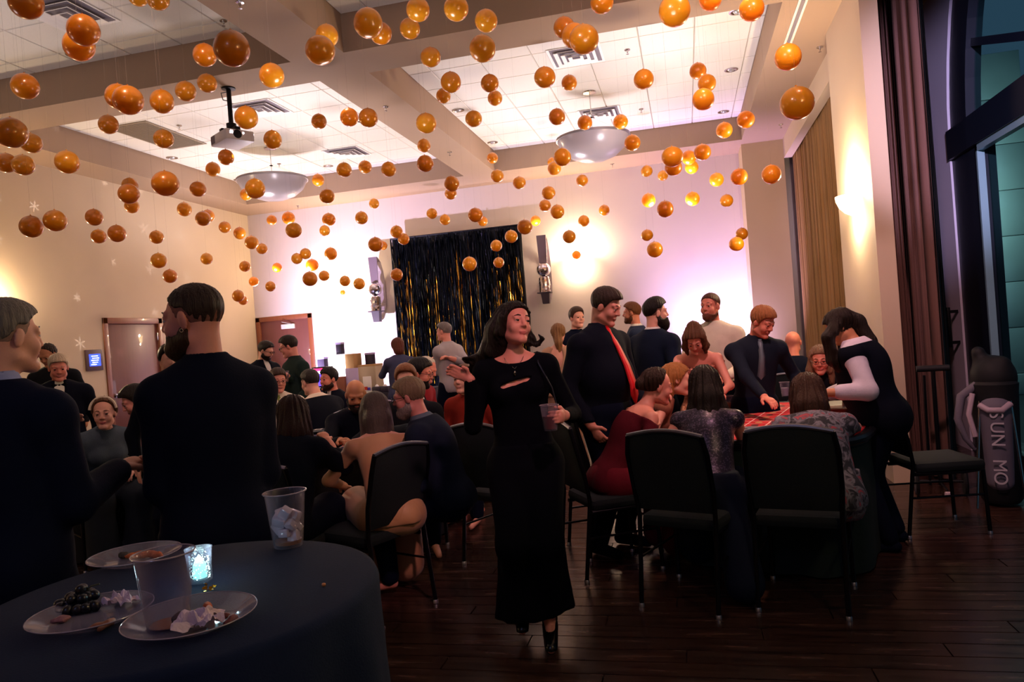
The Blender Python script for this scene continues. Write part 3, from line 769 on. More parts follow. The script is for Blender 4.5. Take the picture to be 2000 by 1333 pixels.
                link('shoe', G.mesh('shoe', m_), root)
        elif kind == 'tie':
            mb = MB(); n0 = J['N']+Fw*(.066*s)+U*.012*s; L_ = o_.get('len', .46)*s; sw_ = o_.get('swing', 0)
            pts = []; 
            for t in np.linspace(0, 1, 9):
                f_ = Fw*float(np.interp(t, [0, .25, .5, .75, 1], [.012, .062, .068, .050, .045] if fat < 1.2 else [.012, .085, .145, .185, .190]))*s; c = n0-U*(t*L_)+f_+Sd*sw_*t
                wd = (.020+.026*t)*s if t < .93 else .006
                pts.append((c, wd))
            V = []; Fc = []
            for c, wd in pts:
                for dx, dy in ((-1, 0), (0, .35), (1, 0), (0, -.2)): V.append(c+Sd*dx*wd+Fw*dy*.02)
            for i in range(len(pts)-1):
                for k in range(4): Fc.append((i*4+k, i*4+(k+1) % 4, i*4+4+(k+1) % 4, i*4+4+k))
            Fc += [(3, 2, 1, 0), tuple(len(V)-4+i for i in range(4))]
            to_ = link('tie', mesh_from('tie', V, Fc, m_, True), root, lb)
            G = MB(); G.tube([n0+U*.012, n0-U*.024*s+Fw*.012], [.018*s, .013*s], 8); G.build('tie_knot', m_, to_)
        elif kind == 'bowtie':
            n0 = J['N']+Fw*(.078*s)-U*.005*s; G = Field(n0-.10, n0+.10, .006)
            for g in (1, -1): G.cap(n0+Sd*g*.008, n0+Sd*g*.042, .007, .021, .004, flat=(Fw, .5))
            G.ell(n0, (.010, .010, .012), k=.004); link('bow_tie', G.mesh('bow_tie', m_), root, lb)
        elif kind == 'collar':
            G = Field(J['N']-.16, J['N']+.16, .008)
            G.cap(J['N']-U*.02, J['N']+U*.055*s+Fw*.004, .064*s+o_.get('e', .006), .056*s+o_.get('e', .006), .01)
            G.cap(J['N'], J['N']+U*.16*s, .052*s, .052*s, .004, mode='cut')
            G.keep(lambda X, Y, Z: (X-J['N'][0])*U[0]+(Y-J['N'][1])*U[1]+(Z-J['N'][2])*U[2]-.062*s)
            link('collar', G.mesh('collar', m_), root, lb)
        elif kind == 'headband':
            mb = MB(); mb.tube([hp(.094*math.cos(t), .032-.02*math.sin(t), .03+.102*math.sin(t)) for t in np.linspace(.1, PI-.1, 16)], .010, 6); mb.build('headband', m_, root, lb)
    # ---- hair
    if hair:
        hk_ = dict(hair); st_ = hk_.get('style', 'short'); t = hk_.get('t', .012); hm = hairm(hk_.get('c', '#2a1c14'))
        ex = np.array([.0, .0, .0]); lo_, hi_ = hxl-.02, hxh+.02
        strands = []
        for p in hk_.get('locks', []):       # each lock: list of (x, y, z) in head frame or ('px', ..) points, with radii
            P_ = [hp(*c) if len(c) == 3 else w2l(atD(c[1], c[2], c[3])) for c in p[0]]; strands.append((P_, p[1]))
        for P_, rr in strands:
            for c in P_: lo_ = np.minimum(lo_, c-.12); hi_ = np.maximum(hi_, c+.12)
        hstep = {0: .0058, 1: .0085, 2: .013}[q]
        G = Field(lo_, hi_, hstep)
        wv = hk_.get('wave', .0015 if st_ in ('short', 'buzz', 'bald') else .004)
        def wob(X, Y, Z):
            x = (X-H[0]); y = (Y-H[1]); an_ = np.arctan2(y, x+1e-6); return wv*(np.sin(an_*22+Z*6)+.6*np.sin(an_*37-Z*13+1)).astype(f32)
        tb = t if st_ == 'long' else t*.45
        G.ell(hp(0, -.014, .034), (np.array([.074, .094, .084])+tb)*hk, Rh, k=.01, wob=wob)
        if st_ in ('short', 'buzz'): G.ell(hp(0, -.018, .052), (np.array([.070, .087, .070])+t)*hk, Rh, k=.02, wob=wob)
        if hk_.get('top'): G.ell(hp(0, .01, .075+hk_['top']*.3), np.array([.062, .085, .045+hk_['top']])*hk, Rh, k=.03, wob=wob)
        if hk_.get('bun'): 
            b_ = hk_['bun']; G.ell(hp(*b_[:3]), np.array([b_[3]]*3)*hk, Rh, k=.015, wob=wob)
        ys = [-.13, -.06, -.028, -.006, .018, .034, .052, .072, .11]
        zs = {'short': [-.07, -.062, -.03, .024, -.006, .032, .062, .076, .09], 'buzz': [-.025, -.018, .008, .042, .040, .052, .070, .082, .09],
              'long': [-.12, -.12, -.11, -.08, -.02, .03, .062, .080, .095], 'reced': [-.06, -.05, -.02, .026, .02, .07, .12, .14, .15],
              'bald': [-.06, -.055, -.01, .026, .03, .07, .2, .2, .2]}[st_]
        dz = hk_.get('line', 0)
        def fk(X, Y, Z):
            px, py, pz = X-H[0], Y-H[1], Z-H[2]
            y = (px*Rh[0, 1]+py*Rh[1, 1]+pz*Rh[2, 1])/hk; z = (px*Rh[0, 2]+py*Rh[1, 2]+pz*Rh[2, 2])/hk; x = (px*Rh[0, 0]+py*Rh[1, 0]+pz*Rh[2, 0])/hk
            zz = np.interp(y, ys, zs)+dz
            d = (zz-z)*.8
            if st_ in ('bald',): d = np.maximum(d, z-.06)
            if st_ == 'reced': d = np.maximum(d, (.02-(x*x)/.10)*0+(z-.2))
            return d
        G.keep(fk)
        for P_, rr in strands:
            for i in range(len(P_)-1): G.cap(P_[i], P_[i+1], rr[i]*hk, rr[i+1]*hk, .018, wob=wob)
        if hk_.get('part'): G.cap(hp(.02, .09, .10), hp(.02, -.04, .132), .006, .004, .004, mode='cut')
        link('hair', G.mesh('hair', hm), root, hk_.get('label'))
        if st_ == 'buzz':
            zs = [-.064, -.056, -.026, .024, -.008, .034, .066, .078, .09]; G = Field(hxl, hxh, hstep)
            G.ell(hp(0, -.014, .034), (np.array([.074, .094, .084])+max(.0022, t*.3))*hk, Rh, k=.01); G.keep(fk)
            ch, cs_ = np.array(srgb(hk_.get('c', '#2a1c14'))), np.array(srgb(SK[skin])); fc = tuple(float(v) for v in (ch*.72+cs_*.28)[:3])
            me = G.mesh('hair_fade', mat('stubble_%s_%s' % (hk_.get('c', 'x').strip('#'), skin), fc, .7, var=.3, scale=120, spec=.15))
            if me: link('hair_fade', me, root, 'closely clipped fade')
        if q == 0 or hk_.get('brow'):
            for g in (1, -1): MB().tube([hp(g*.015, .0905, .0345), hp(g*.031, .087, .0385), hp(g*.047, .072, .032)], [.0026*hk, .0028*hk, .0012*hk], 6).build('eyebrow', hm, root)
    if beard:
        bk = dict(beard); G = Field(hxl, hxh, {0: .0055, 1: .008, 2: .011}[q]); t = bk.get('t', .008); L_ = bk.get('len', 0)
        G.ell(hp(0, .028, -.045), (np.array([.059, .060, .074])+t)*hk, Rh, k=.01)
        for g in (1, -1): G.cap(hp(g*.046, .0, -.062), hp(g*.012, .074, -.094-L_*.3), (.023+t)*hk, (.017+t)*hk, .02)
        if L_: G.cap(hp(0, .07, -.09), hp(0, .06, -.10-L_), (.03+t)*hk, .022*hk, .02)
        def fb(X, Y, Z):
            px, py, pz = X-H[0], Y-H[1], Z-H[2]
            y = (px*Rh[0, 1]+py*Rh[1, 1]+pz*Rh[2, 1])/hk; z = (px*Rh[0, 2]+py*Rh[1, 2]+pz*Rh[2, 2])/hk
            zz = np.interp(y, [-.01, .01, .03, .05, .075, .12], bk.get('prof', [-.0, -.01, -.045, -.05, -.040, -.036])); return np.maximum((z-zz)*.8, (-.012-y))
        G.keep(fb)
        G.ell(hp(0, .100, -.058), np.array([.024, .026, .0095])*hk, Rh, k=.003, mode='cut')
        me = G.mesh('beard', hairm(bk.get('c', '#2a1c14')))
        if me: link('beard', me, root)
    if glasses:
        mb = MB()
        for g in (1, -1):
            mb.tube([hp(g*.031+.021*math.cos(t), .104, .006+.016*math.sin(t)) for t in np.linspace(0, 2*PI, 14)[:-1]], .0016 if q == 0 else .0024, 5, closed=True)
            mb.tube([hp(g*.052, .102, .010), hp(g*.076, .05, .012), hp(g*.080, -.01, .008)], .0018 if q == 0 else .0024, 5)
        mb.tube([hp(-.010, .105, .010), hp(0, .108, .012), hp(.010, .105, .010)], .0018, 5)
        mb.build('glasses', mat('glasses_frame', '#1c1c22', .35, .3), root)
    info = dict(root=root, J=J, s=s, arms=arms, hands=hands, w2l=w2l, base=base, a=a, Rz=Rz, hp=hp, body=body, H=H, lo=lo, hi=hi)
    if extra: extra(info)
    return info
def l2w(info, p): return info['Rz']@np.array(p, float)+np.array([info['base'][0], info['base'][1], 0])
# ------------------------------------------------------------------ shared props for people and tables
clearm = bpy.data.materials.new('clear_plastic'); clearm.use_nodes = True; nt = clearm.node_tree
for n_ in list(nt.nodes): nt.nodes.remove(n_)
mo = nt.nodes.new('ShaderNodeOutputMaterial'); mi_ = nt.nodes.new('ShaderNodeMixShader'); tb = nt.nodes.new('ShaderNodeBsdfTransparent'); gb = nt.nodes.new('ShaderNodeBsdfPrincipled')
lw = nt.nodes.new('ShaderNodeLayerWeight'); lw.inputs[0].default_value = .35; tb.inputs[0].default_value = (.93, .92, .96, 1)
gb.inputs['Base Color'].default_value = (.35, .30, .38, 1); gb.inputs['Roughness'].default_value = .08; gb.inputs['Specular IOR Level'].default_value = 1.0
mr = nt.nodes.new('ShaderNodeMapRange'); mr.inputs[3].default_value = .04; mr.inputs[4].default_value = .55
nt.links.new(lw.outputs['Facing'], mr.inputs[0]); nt.links.new(mr.outputs[0], mi_.inputs[0]); nt.links.new(tb.outputs[0], mi_.inputs[1]); nt.links.new(gb.outputs[0], mi_.inputs[2]); nt.links.new(mi_.outputs[0], mo.inputs[0])
rimm = mat('rim_highlight', '#a89aa8', .12, spec=1.0, alpha=.75)  # brighter lilac plastic put on rims in place of their highlights
icem = mat('melting_ice', '#d8c8d4', .15, var=.2, scale=30, spec=.8)
def cup(loc, h=.115, r1=.043, r0=.030, fill=0, drink=None, label='', group=None, ice=False, n=32, cat='cup'):
    t = thing('plastic_cup', label, cat, loc, 0, group)
    w_ = .0012; prof = [(0.0001, .003), (r0-.004, .003), (r0-.002, 0), (r0, .002), (r1-.002, h*.96), (r1+.001, h*.97), (r1+.002, h*.985), (r1+.001, h), (r1-.001, h), (r1-.004, h*.96), (r0-.002, .006), (0.0001, .006)]
    MB().lathe(prof, (0, 0, 0), n).build('cup_wall', clearm, t)
    MB().tube([((r1+.001)*math.cos(q_), (r1+.001)*math.sin(q_), h-.001) for q_ in np.linspace(0, 2*PI, n+1)[:-1]], .0011, 6, closed=True).build('rim', rimm, t)
    if fill:
        rf = r0+(r1-r0)*fill; MB().lathe([(0.0001, .007), (r0-.003, .007), (rf-.004, h*fill), (0.0001, h*fill)], (0, 0, 0), n).build('drink', drink, t)
    if ice:
        rg = random.Random(3)
        for k in range(11):
            z = .02+.058*k/11; aa = k*2.4; rr = .012+.006*rg.random(); c = .014+.004*rg.random()
            mb = MB(); mb.box(-c*.8, -c*.7, -c*.6, c*.8, c*.7, c*.6, bev=.004, rot=Matrix.Rotation(rg.random()*3, 3, 'X') @ Matrix.Rotation(rg.random()*3, 3, 'Z'), org=(0, 0, 0))
            o = mb.build('ice_cube', icem, t); o.location = (rr*math.cos(aa), rr*math.sin(aa), z)
    return t
darkdrink = mat('dark_cola', '#6a2a26', .1, spec=.8); amber = mat('amber_drink', '#a0622c', .1, spec=.8)

def sequin(name, c1, c2, scale=260, dens=.5, rough=.25, estr=0):
    m = bpy.data.materials.new(name); m.use_nodes = True; N = m.node_tree.nodes; L = m.node_tree.links; b = N['Principled BSDF']
    tc = N.new('ShaderNodeTexCoord'); v = N.new('ShaderNodeTexVoronoi'); v.inputs['Scale'].default_value = scale; L.new(tc.outputs['Object'], v.inputs['Vector'])
    r = N.new('ShaderNodeValToRGB'); r.color_ramp.interpolation = 'CONSTANT'; r.color_ramp.elements[0].color = srgb(c1); r.color_ramp.elements[1].color = srgb(c2); r.color_ramp.elements[1].position = dens
    sx = N.new('ShaderNodeSeparateColor'); L.new(v.outputs['Color'], sx.inputs[0]); L.new(sx.outputs[0], r.inputs[0]); L.new(r.outputs[0], b.inputs['Base Color'])
    b.inputs['Metallic'].default_value = .6; b.inputs['Roughness'].default_value = rough
    nm = N.new('ShaderNodeNormalMap') if False else N.new('ShaderNodeBump'); nm.inputs['Strength'].default_value = .9; nm.inputs['Distance'].default_value = .006
    L.new(sx.outputs[1], nm.inputs['Height']); L.new(nm.outputs['Normal'], b.inputs['Normal'])
    return m
gownm = sequin('sequin_gown', '#332c3e', '#5e5068', 150, .75, .35); rosem = sequin('rose_sequins', '#a85f50', '#e0a08a', 120, .6, .35)
def floral():
    m = bpy.data.materials.new('floral_cloth'); m.use_nodes = True; N = m.node_tree.nodes; L = m.node_tree.links; b = N['Principled BSDF']
    tc = N.new('ShaderNodeTexCoord'); v = N.new('ShaderNodeTexNoise'); v.inputs['Scale'].default_value = 14; v.inputs['Detail'].default_value = 5; v.inputs['Distortion'].default_value = 1.5; L.new(tc.outputs['Object'], v.inputs['Vector'])
    r = N.new('ShaderNodeValToRGB'); e = r.color_ramp.elements; e[0].color = srgb('#1d1f2c'); e[0].position = .42; e[1].color = srgb('#7b7788'); e[1].position = .52
    x = e.new(.60); x.color = srgb('#4a4858'); x = e.new(.66); x.color = srgb('#a23a4a'); L.new(v.outputs['Fac'], r.inputs[0]); L.new(r.outputs[0], b.inputs['Base Color']); b.inputs['Roughness'].default_value = .8
    return m
flm = floral()
BLK = '#050a1e'; NAVY = '#081028'; CHAR = '#16171d'; WSH = '#d8d3cf'

# ------------------------------------------------------------------ banquet chairs
padm = mat('chair_fabric', '#061218', .9, var=.15, scale=60, bump=.3, bscale=300); chf = mat('chair_frame', '#17161c', .3, .7); chtip = mat('chair_grip', '#8d8a94', .3, .9); glid = mat('chair_glide', '#b9b9c4', .3, .9)
def make_chair():
    t = thing('banquet_chair', 'x', 'chair')
    MB().box(-.21, -.20, .40, .21, .23, .47, bev=.03).build('seat', padm, t)
    G = MB(); n = 14; V = []; Fc = []
    def bp_(u, v):      # back panel: u across, v up
        wv = .195+.02*math.sin(v*PI*.9); x = (u-.5)*2*wv; z = .50+.385*v; z += .028*math.cos((u-.5)*PI)*max(0, v-.6)*2.4; y = -.215-.085*v; return x, y, z
    for th in (0, 1):
        for i in range(n+1):
            for j in range(9):
                x, y, z = bp_(i/n, j/8); e = .022*(1-abs(2*i/n-1)**6)*(1-abs(j/4-1)**6); V.append((x, y+(e if th == 0 else -e*.7)+(0.001 if th == 0 else -.001), z))
    m1 = (n+1)*9
    for i in range(n):
        for j in range(8): a = i*9+j; Fc.append((a, a+9, a+10, a+1)); Fc.append((m1+a, m1+a+1, m1+a+10, m1+a+9))
    G.raw(V, Fc, True); G.build('backrest', padm, t)
    pts = [bp_(i/20, 1.0) for i in range(21)]
    MB().tube([(x, y, z+.012) for x, y, z in pts], .012, 8).build('top_rail', chtip, t)
    for sx in (-1, 1):
        lr = MB().tube([(sx*.205, -.27, .012), (sx*.205, -.235, .30), (sx*.205, -.215, .47), (sx*.215, -.24, .62), (sx*.215, -.285, .80), (sx*.198, -.30, .895)], .0125, 8).build('leg', chf, t)
        lf = MB().tube([(sx*.205, .22, .012), (sx*.20, .205, .40), (sx*.19, .1, .395), (sx*.19, -.20, .395)], .0125, 8).build('leg', chf, t)
        MB().tube([(sx*.205, -.245, .25), (sx*.202, .21, .25)], .007, 6).build('stretcher', chf, t)
        for yy_, pp in ((-.27, lr), (.22, lf)): MB().lathe([(.015, 0), (.015, .014), (.012, .02)], (sx*.205, yy_, 0), 10).build('glide', glid, pp)
    return t
chair0 = make_chair(); chair0.location = (0, 0, -50); NCH = [0]
def chair(x, y, a, label):
    o = chair0 if NCH[0] == 0 else copy_tree(chair0)
    NCH[0] += 1; o.location = (x, y, 0); o.rotation_euler = (0, 0, a); o['label'] = label; o['group'] = 'banquet chairs'
    return o
def chair_for(info, label, dy=-.02):
    p = l2w(info, (0, dy, 0)); return chair(p[0], p[1], info['a'], label)

# ------------------------------------------------------------------ the cast
JK = lambda c, **k: ('jacket', c, dict(k))
hk_dark = dict(c='#1d1512'); 
I = {}
# the woman in the middle of the aisle
def bag(info):
    J = info['J']; s = info['s']; Fw, U, Sd = J['Fw'], J['U'], J['S']
    sh = J['shL']*.75+J['N']*.25+U*.052
    hip = J['P']+np.array([-.235, -.06, .06])
    MB().tube([sh+Fw*(-.02), sh+Fw*.075-U*.05, J['C']-Sd*.165+Fw*.115, J['W']-Sd*.19+Fw*.06, hip+np.array([0, .02, .08])], .004, 6).build('bag_strap', mat('strap_leather', '#24242c', .35, .3), info['root'])
    nk = J['N']+Fw*.098-U*.055
    MB().tube([J['N']-Sd*.055+U*.015+Fw*.02, J['N']-Sd*.035+Fw*.075-U*.02, nk, J['N']+Sd*.035+Fw*.075-U*.02, J['N']+Sd*.055+U*.015+Fw*.02], .0012, 5).build('necklace', chrome, info['root'])
    MB().lathe([(0.0001, -.012), (.006, -.004), (.007, .004), (0.0001, .012)], tuple(nk-U*.02+Fw*.014), 10).build('pendant', chrome, info['root'])
    for g in (1, -1): MB().lathe([(0.0001, -.005), (.005, 0), (0.0001, .005)], tuple(info['hp'](g*.082, -.002, -.038)), 8).build('earring', chrome, info['root'])
def slit(G, J, s):
    c = J['N']-J['U']*.128*s+J['Fw']*.14*s; Sd = J['S']; U = J['U']
    ax = unit(-Sd*.975+U*.22); up = unit(np.cross(ax, J['Fw'])); Rr = np.stack([ax, J['Fw'], up], 1)
    G.ell(c, (.088*s, .12*s, .0125*s), Rr, k=.003, mode='cut')
def boat(G, J, s):
    G.ell(J['N']+J['U']*.035*s+J['Fw']*.02, (.118*s, .125*s, .075*s), k=.01, mode='cut'); slit(G, J, s)
velvet = mat('black_velvet', '#05060e', .9, var=.1, scale=20, spec=.08)
_rf = random.Random(21); FLY = []
for k in range(16):
    y0 = 640+_rf.random()*60; x0 = 968+_rf.random()*12; x2 = 885+_rf.random()*50; y2 = 684+_rf.random()*42; dd = 3.60+_rf.random()*.10
    FLY.append(([('px', x0, y0, dd-.02), ('px', x0*.6+x2*.4, (y0+y2)/2+12+_rf.random()*14, dd), ('px', x0*.3+x2*.7, y2+_rf.uniform(-2, 8), dd), ('px', x2, y2+_rf.uniform(-8, 8), dd)], [.026, .018, .010, .004]))
I['dancer'] = person('dark-haired woman in long black cutout dress walking with a drink', (1006, 634), 182, 3.55, hphi=150, pitch=-6, roll=-8, sex='f', br=1.02, skin='pink', q=0, side=2,
    RH=('px', 918, 742, 3.50), LH=('px', 1103, 812, 3.36), rh_n={1: {'d': (.75, .1, .5), 'n': (-.2, 1, -.3)}, -1: {'d': (.25, .95, .05), 'n': (.95, -.25, 0)}}, elbow={1: (.25, -.1, -1), -1: (-.35, -1, -.5)}, curl={1: .7, -1: .95},
    feet={1: (.07, -.02, .16), -1: (-.06, .10, .115), 'toe': (-.0, .15, -.085)},
    layers=[('top', velvet, dict(neck='wide', fn=boat, sleeve=1.95, hem=.02, e=.012, name='dress_bodice')), ('gown', velvet, dict(hem=.13, flare=.20, slant=-.10, folds=.010, name='dress_skirt', prof=[(0, .185), (.25, .165), (.5, .158), (.8, .172), (.95, .178), (1.12, .145)])),
            ('shoes', mat('patent_black', '#08080c', .25), dict(heel=True))],
    hair=dict(style='long', c='#140c0a', t=.015, wave=.003, line=.005, locks=[
        ([(.02, -.06, .05), (.05, -.09, -.03), ('px', 958, 688, 3.6), ('px', 938, 708, 3.62), ('px', 912, 706, 3.66)], [.070, .075, .060, .032, .010]),
        ([(.04, -.06, .02), (.05, -.08, -.08), ('px', 978, 700, 3.6), ('px', 962, 722, 3.6)], [.06, .06, .045, .015]),
        ([(-.06, -.03, .05), (-.082, -.02, -.03), (-.086, -.01, -.09), ('px', 1047, 676, 3.56)], [.030, .026, .018, .006]),
        ([(-.06, -.05, .0), ('px', 1040, 660, 3.58), ('px', 1052, 672, 3.57), ('px', 1060, 662, 3.56), ('px', 1052, 654, 3.56)], [.03, .010, .006, .005, .004]),
        ([(.050, .02, .085), (.078, .005, .03), (.084, -.02, -.05)], [.016, .020, .03])] + FLY), extra=bag)
J = I['dancer']; wr, d_, n_ = J['hands'][-1]; cpos = l2w(J, wr+d_*.085+n_*.048)
cup((cpos[0], cpos[1], cpos[2]-.058), fill=.55, drink=darkdrink, label='cup of dark drink in the hand of the dancing woman', group='plastic cups')
# two men at the cocktail table
I['tall'] = person('broad bearded man in black shirt seen from behind at the cocktail table', (376, 626), -12, 2.45, hphi=-62, pitch=4, fat=.94, br=.80, skin='pink', q=0, elbow={1: (.12, -1, -.8), -1: (-.12, -1, -.8)},
    layers=[('trousers', BLK), ('jacket', '#070c20', dict(e=.022, name='shirt', neck='crew', hem=.14, top=.05)), ('shoes', BLK)], RH=(.13, .26, 1.10), LH=(-.13, .28, 1.12),
    hair=dict(style='buzz', c='#33231d', t=.004), beard=dict(c='#3a2418', t=.008, len=.02),
    extra=lambda i: [MB().tube([i['hp'](-.082, .0+.006*math.cos(t), -.036+.006*math.sin(t)) for t in np.linspace(0, 2*PI, 9)[:-1]], .0018, 5, closed=True).build('earring', chrome, i['root'])])
I['grey'] = person('grey-haired man in dark suit standing at the left edge', (14, 662), 48, 2.30, hphi=62, pitch=2, fat=1.1, skin='fair', q=0, br=1.0,
    layers=[('trousers', NAVY), ('shirt', '#8d97c2', dict(sleeve=1.5, top=.062)), JK(NAVY, top=.034), ('shoes', BLK)], LH=(-.16, .30, 1.22), RH=(.15, .3, 1.1), elbow={1: (.25, -1, -.6), -1: (-.25, -1, -.8)}, hair=dict(style='buzz', c='#6d665f', t=.008, top=.008))
# standing men on the right
def flatpad(c): return clothm(c)
I['redtie'] = person('heavy dark-haired man in black shirt with long red tie', (1183, 600), 128, 4.80, hphi=112, pitch=24, fat=1.32, br=1.12, skin='pink', q=0, hunch=.12,
    layers=[('trousers', BLK), ('shirt', '#090c1a', dict(e=.016, hem=.05, top=.052, name='black_shirt')), ('tie', mat('red_satin', '#d0101c', .5), dict(len=.50)), ('shoes', BLK)], RH=('px', 1155, 832, 4.62), LH=(-.25, .18, .88),
    hair=dict(style='short', c='#2e211c', t=.012, top=.01))
I['bow'] = person('man with big black beard, dark suit and red bow tie', (1281, 613), 42, 6.0, hphi=72, skin='fair', q=0, layers=[('trousers', NAVY), ('shirt', WSH, dict(sleeve=1.9, top=.055)), JK('#0f182c', top=.038), ('bowtie', mat('red_satin', '#d0101c', .5)), ('shoes', BLK)],
    hair=dict(style='buzz', c='#17110f', t=.010, top=.026, line=.0), beard=dict(c='#1a1210', t=.016, len=.06))
I['navyback'] = person('brown-haired man in blue suit facing left by the far wall', (1234, 613), -85, 8.6, skin='ruddy', q=1, layers=[('trousers', NAVY), ('shirt', WSH), JK('#232c44', top=.02)], hair=dict(style='buzz', c='#6a3d26', t=.012, top=.02), beard=dict(c='#5a3220', t=.005))
I['white'] = person('buzz-cut man in cream dress shirt talking against the bright wall', (1387, 600), 196, 6.25, hphi=208, skin='ruddy', q=0, layers=[('trousers', BLK), ('shirt', '#d9d0bd', dict(e=.02)), ('shoes', BLK)], RH=(.16, .30, 1.0), LH=(-.16, .3, 1.0),
    hair=dict(style='buzz', c='#4a2a20', t=.004), beard=dict(c='#5a2f22', t=.006, len=.01, prof=[-.03, -.05, -.065, -.066, -.066, -.05]))
I['sequin'] = person('woman in rose sequin dress leaning over the red table', (1357, 664), 186, 5.35, pitch=42, lean=24, sex='f', skin='pink', q=0, layers=[('top', rosem, dict(sleeve=0, neck='off', hem=.0)), ('gown', rosem, dict(hem=.05))], LH=('px', 1408, 770, 5.05), RH=('px', 1300, 770, 5.1),
    hair=dict(style='long', c='#5a3a28', t=.018, bun=(0, -.05, .10, .06), locks=[([(.07, .02, .05), (.085, .03, -.05), (.08, .04, -.13)], [.03, .03, .012]), ([(-.07, .02, .05), (-.085, .03, -.05), (-.08, .04, -.13)], [.03, .03, .012])]))
I['greytie'] = person('ginger-haired man in navy shirt and grey tie leaning a hand on the table', (1489, 630), 158, 5.30, hphi=128, pitch=30, lean=14, skin='ruddy', q=0, layers=[('trousers', BLK), ('shirt', '#161c2a', dict(top=.05)), ('tie', mat('grey_satin', '#66717c', .4), dict(len=.46)), ('shoes', BLK)],
    RH=('px', 1492, 776, 4.98), rh_n={1: {'d': (-.2, .9, -.25), 'n': (0, -.2, -1)}}, LH=(-.28, .2, .85), curl={1: .55, -1: .8}, hair=dict(style='short', c='#8a5634', t=.014, top=.012, wave=.003))
I['dealer'] = person('long-haired dealer in white sleeves and dark vest bending over the table', (1640, 648), -78, 4.60, hphi=-92, pitch=34, lean=15, fat=1.2, sex='f', br=1.15, skin='tan', q=0, layers=[('trousers', BLK, dict(e=.02)), ('shirt', '#c9bfd2', dict(sleeve=1.62, e=.030)), ('vest', '#060a18', dict(sleeve=0, e=.042, hem=.16, top=.0)), ('shoes', BLK)],
    RH=('px', 1600, 778, 4.9), LH=('px', 1612, 768, 4.35), elbow={1: (.5, -.2, -.9), -1: (-.5, -.2, -.9)},
    hair=dict(style='long', c='#1c110d', t=.018, wave=.003, locks=[([(0, -.06, .05), ('px', 1672, 632, 4.6), ('px', 1698, 668, 4.55), ('px', 1716, 700, 4.5)], [.075, .070, .05, .02]), ([(-.05, .0, .03), ('px', 1618, 660, 4.5), ('px', 1628, 705, 4.5), ('px', 1650, 735, 4.5)], [.05, .045, .045, .02]), ([(.05, -.03, .03), ('px', 1650, 680, 4.75), ('px', 1660, 720, 4.7)], [.05, .05, .02])]))
# seated around the red table
I['maroon'] = person('woman in off-shoulder maroon dress, dark hair pulled back, facing right', (1283, 756), 62, 4.62, sit=True, hphi=72, pitch=14, lean=16, sex='f', skin='pink', q=0, layers=[('top', '#4c0c1a', dict(neck='off', sleeve=1.5, e=.012)), ('gown', '#5c1020')], hair=dict(style='long', c='#2a1a14', t=.014, line=.08, bun=(0, -.10, .0, .05)))
I['blonde'] = person('blonde woman in profile behind the woman in maroon', (1322, 742), 82, 5.2, sit=True, pitch=10, lean=14, sex='f', skin='fair', q=1, layers=[('top', '#8a5a48', dict(sleeve=0)), ('gown', '#6a4a40')], hair=dict(style='long', c='#9a6538', t=.016, locks=[([(0, -.06, .04), (.04, -.09, -.10), (.05, -.08, -.24)], [.07, .065, .03])]))
I['gown'] = person('woman with long dark hair in sparkling grey sequin gown from behind', (1376, 757), 2, 4.33, sit=True, hphi=-4, pitch=10, lean=12, sex='f', br=1.05, skin='pink', q=0, layers=[('top', gownm, dict(sleeve=0, e=.012, top=-.01)), ('gown', '#141a2e', dict(drape=[(atD(1415, 930, 3.95), atD(1455, 1140, 3.75), .075, .10)]))], RH=('px', 1440, 880, 4.55), elbow={1: (.7, -.7, -.9)},
    hair=dict(style='long', c='#1c120f', t=.020, wave=.004, locks=[([(0, -.05, .05), (0, -.10, -.08), (0, -.125, -.22), (.01, -.14, -.36)], [.085, .088, .085, .05]), ([(-.05, -.05, 0), (-.07, -.08, -.15), (-.05, -.12, -.30)], [.05, .05, .03]), ([(.05, -.05, 0), (.07, -.08, -.15), (.05, -.12, -.30)], [.05, .05, .03])]))
I['floral'] = person('brown-haired woman in dark floral dress seated with back to us at right', (1577, 772), -8, 4.27, sit=True, pitch=14, lean=22, sex='f', br=1.12, fat=1.12, skin='fair', q=0, seat=.42, layers=[('top', flm, dict(sleeve=1.45, e=.022, top=.0)), ('gown', flm, dict(drape=[(atD(1655, 850, 4.0), atD(1668, 1000, 3.9), .045, .05)]))], RH=('px', 1615, 812, 4.55), elbow={1: (1, -.3, -.5)},
    hair=dict(style='long', c='#38231a', t=.020, wave=.004, locks=[([(0, -.04, .04), (0, -.09, -.08), (0, -.11, -.20)], [.09, .092, .075]), ([(-.06, -.02, 0), (-.07, -.05, -.16)], [.05, .045]), ([(.06, -.02, 0), (.07, -.05, -.16)], [.05, .045])]))
I['glasslady'] = person('woman with glasses and long light hair facing us at the red table', (1602, 704), 183, 5.95, sit=True, pitch=12, lean=14, sex='f', skin='ruddy', q=0, glasses=True, layers=[('top', '#14141c', dict(neck='v', vd=.08)), ('gown', BLK)], hair=dict(style='long', c='#7d5f48', t=.016, locks=[([(.06, .0, .05), (.082, .01, -.08), (.08, .02, -.20)], [.03, .035, .02]), ([(-.06, .0, .05), (-.082, .01, -.08), (-.08, .02, -.20)], [.03, .035, .02])]))
I['baldback'] = person('bald man in black seated with his back turned near the curtain', (1549, 670), 8, 7.1, sit=True, lean=8, pitch=5, fat=1.1, skin='ruddy', q=1, layers=[('shirt', BLK, dict(top=.03)), ('trousers', BLK)])
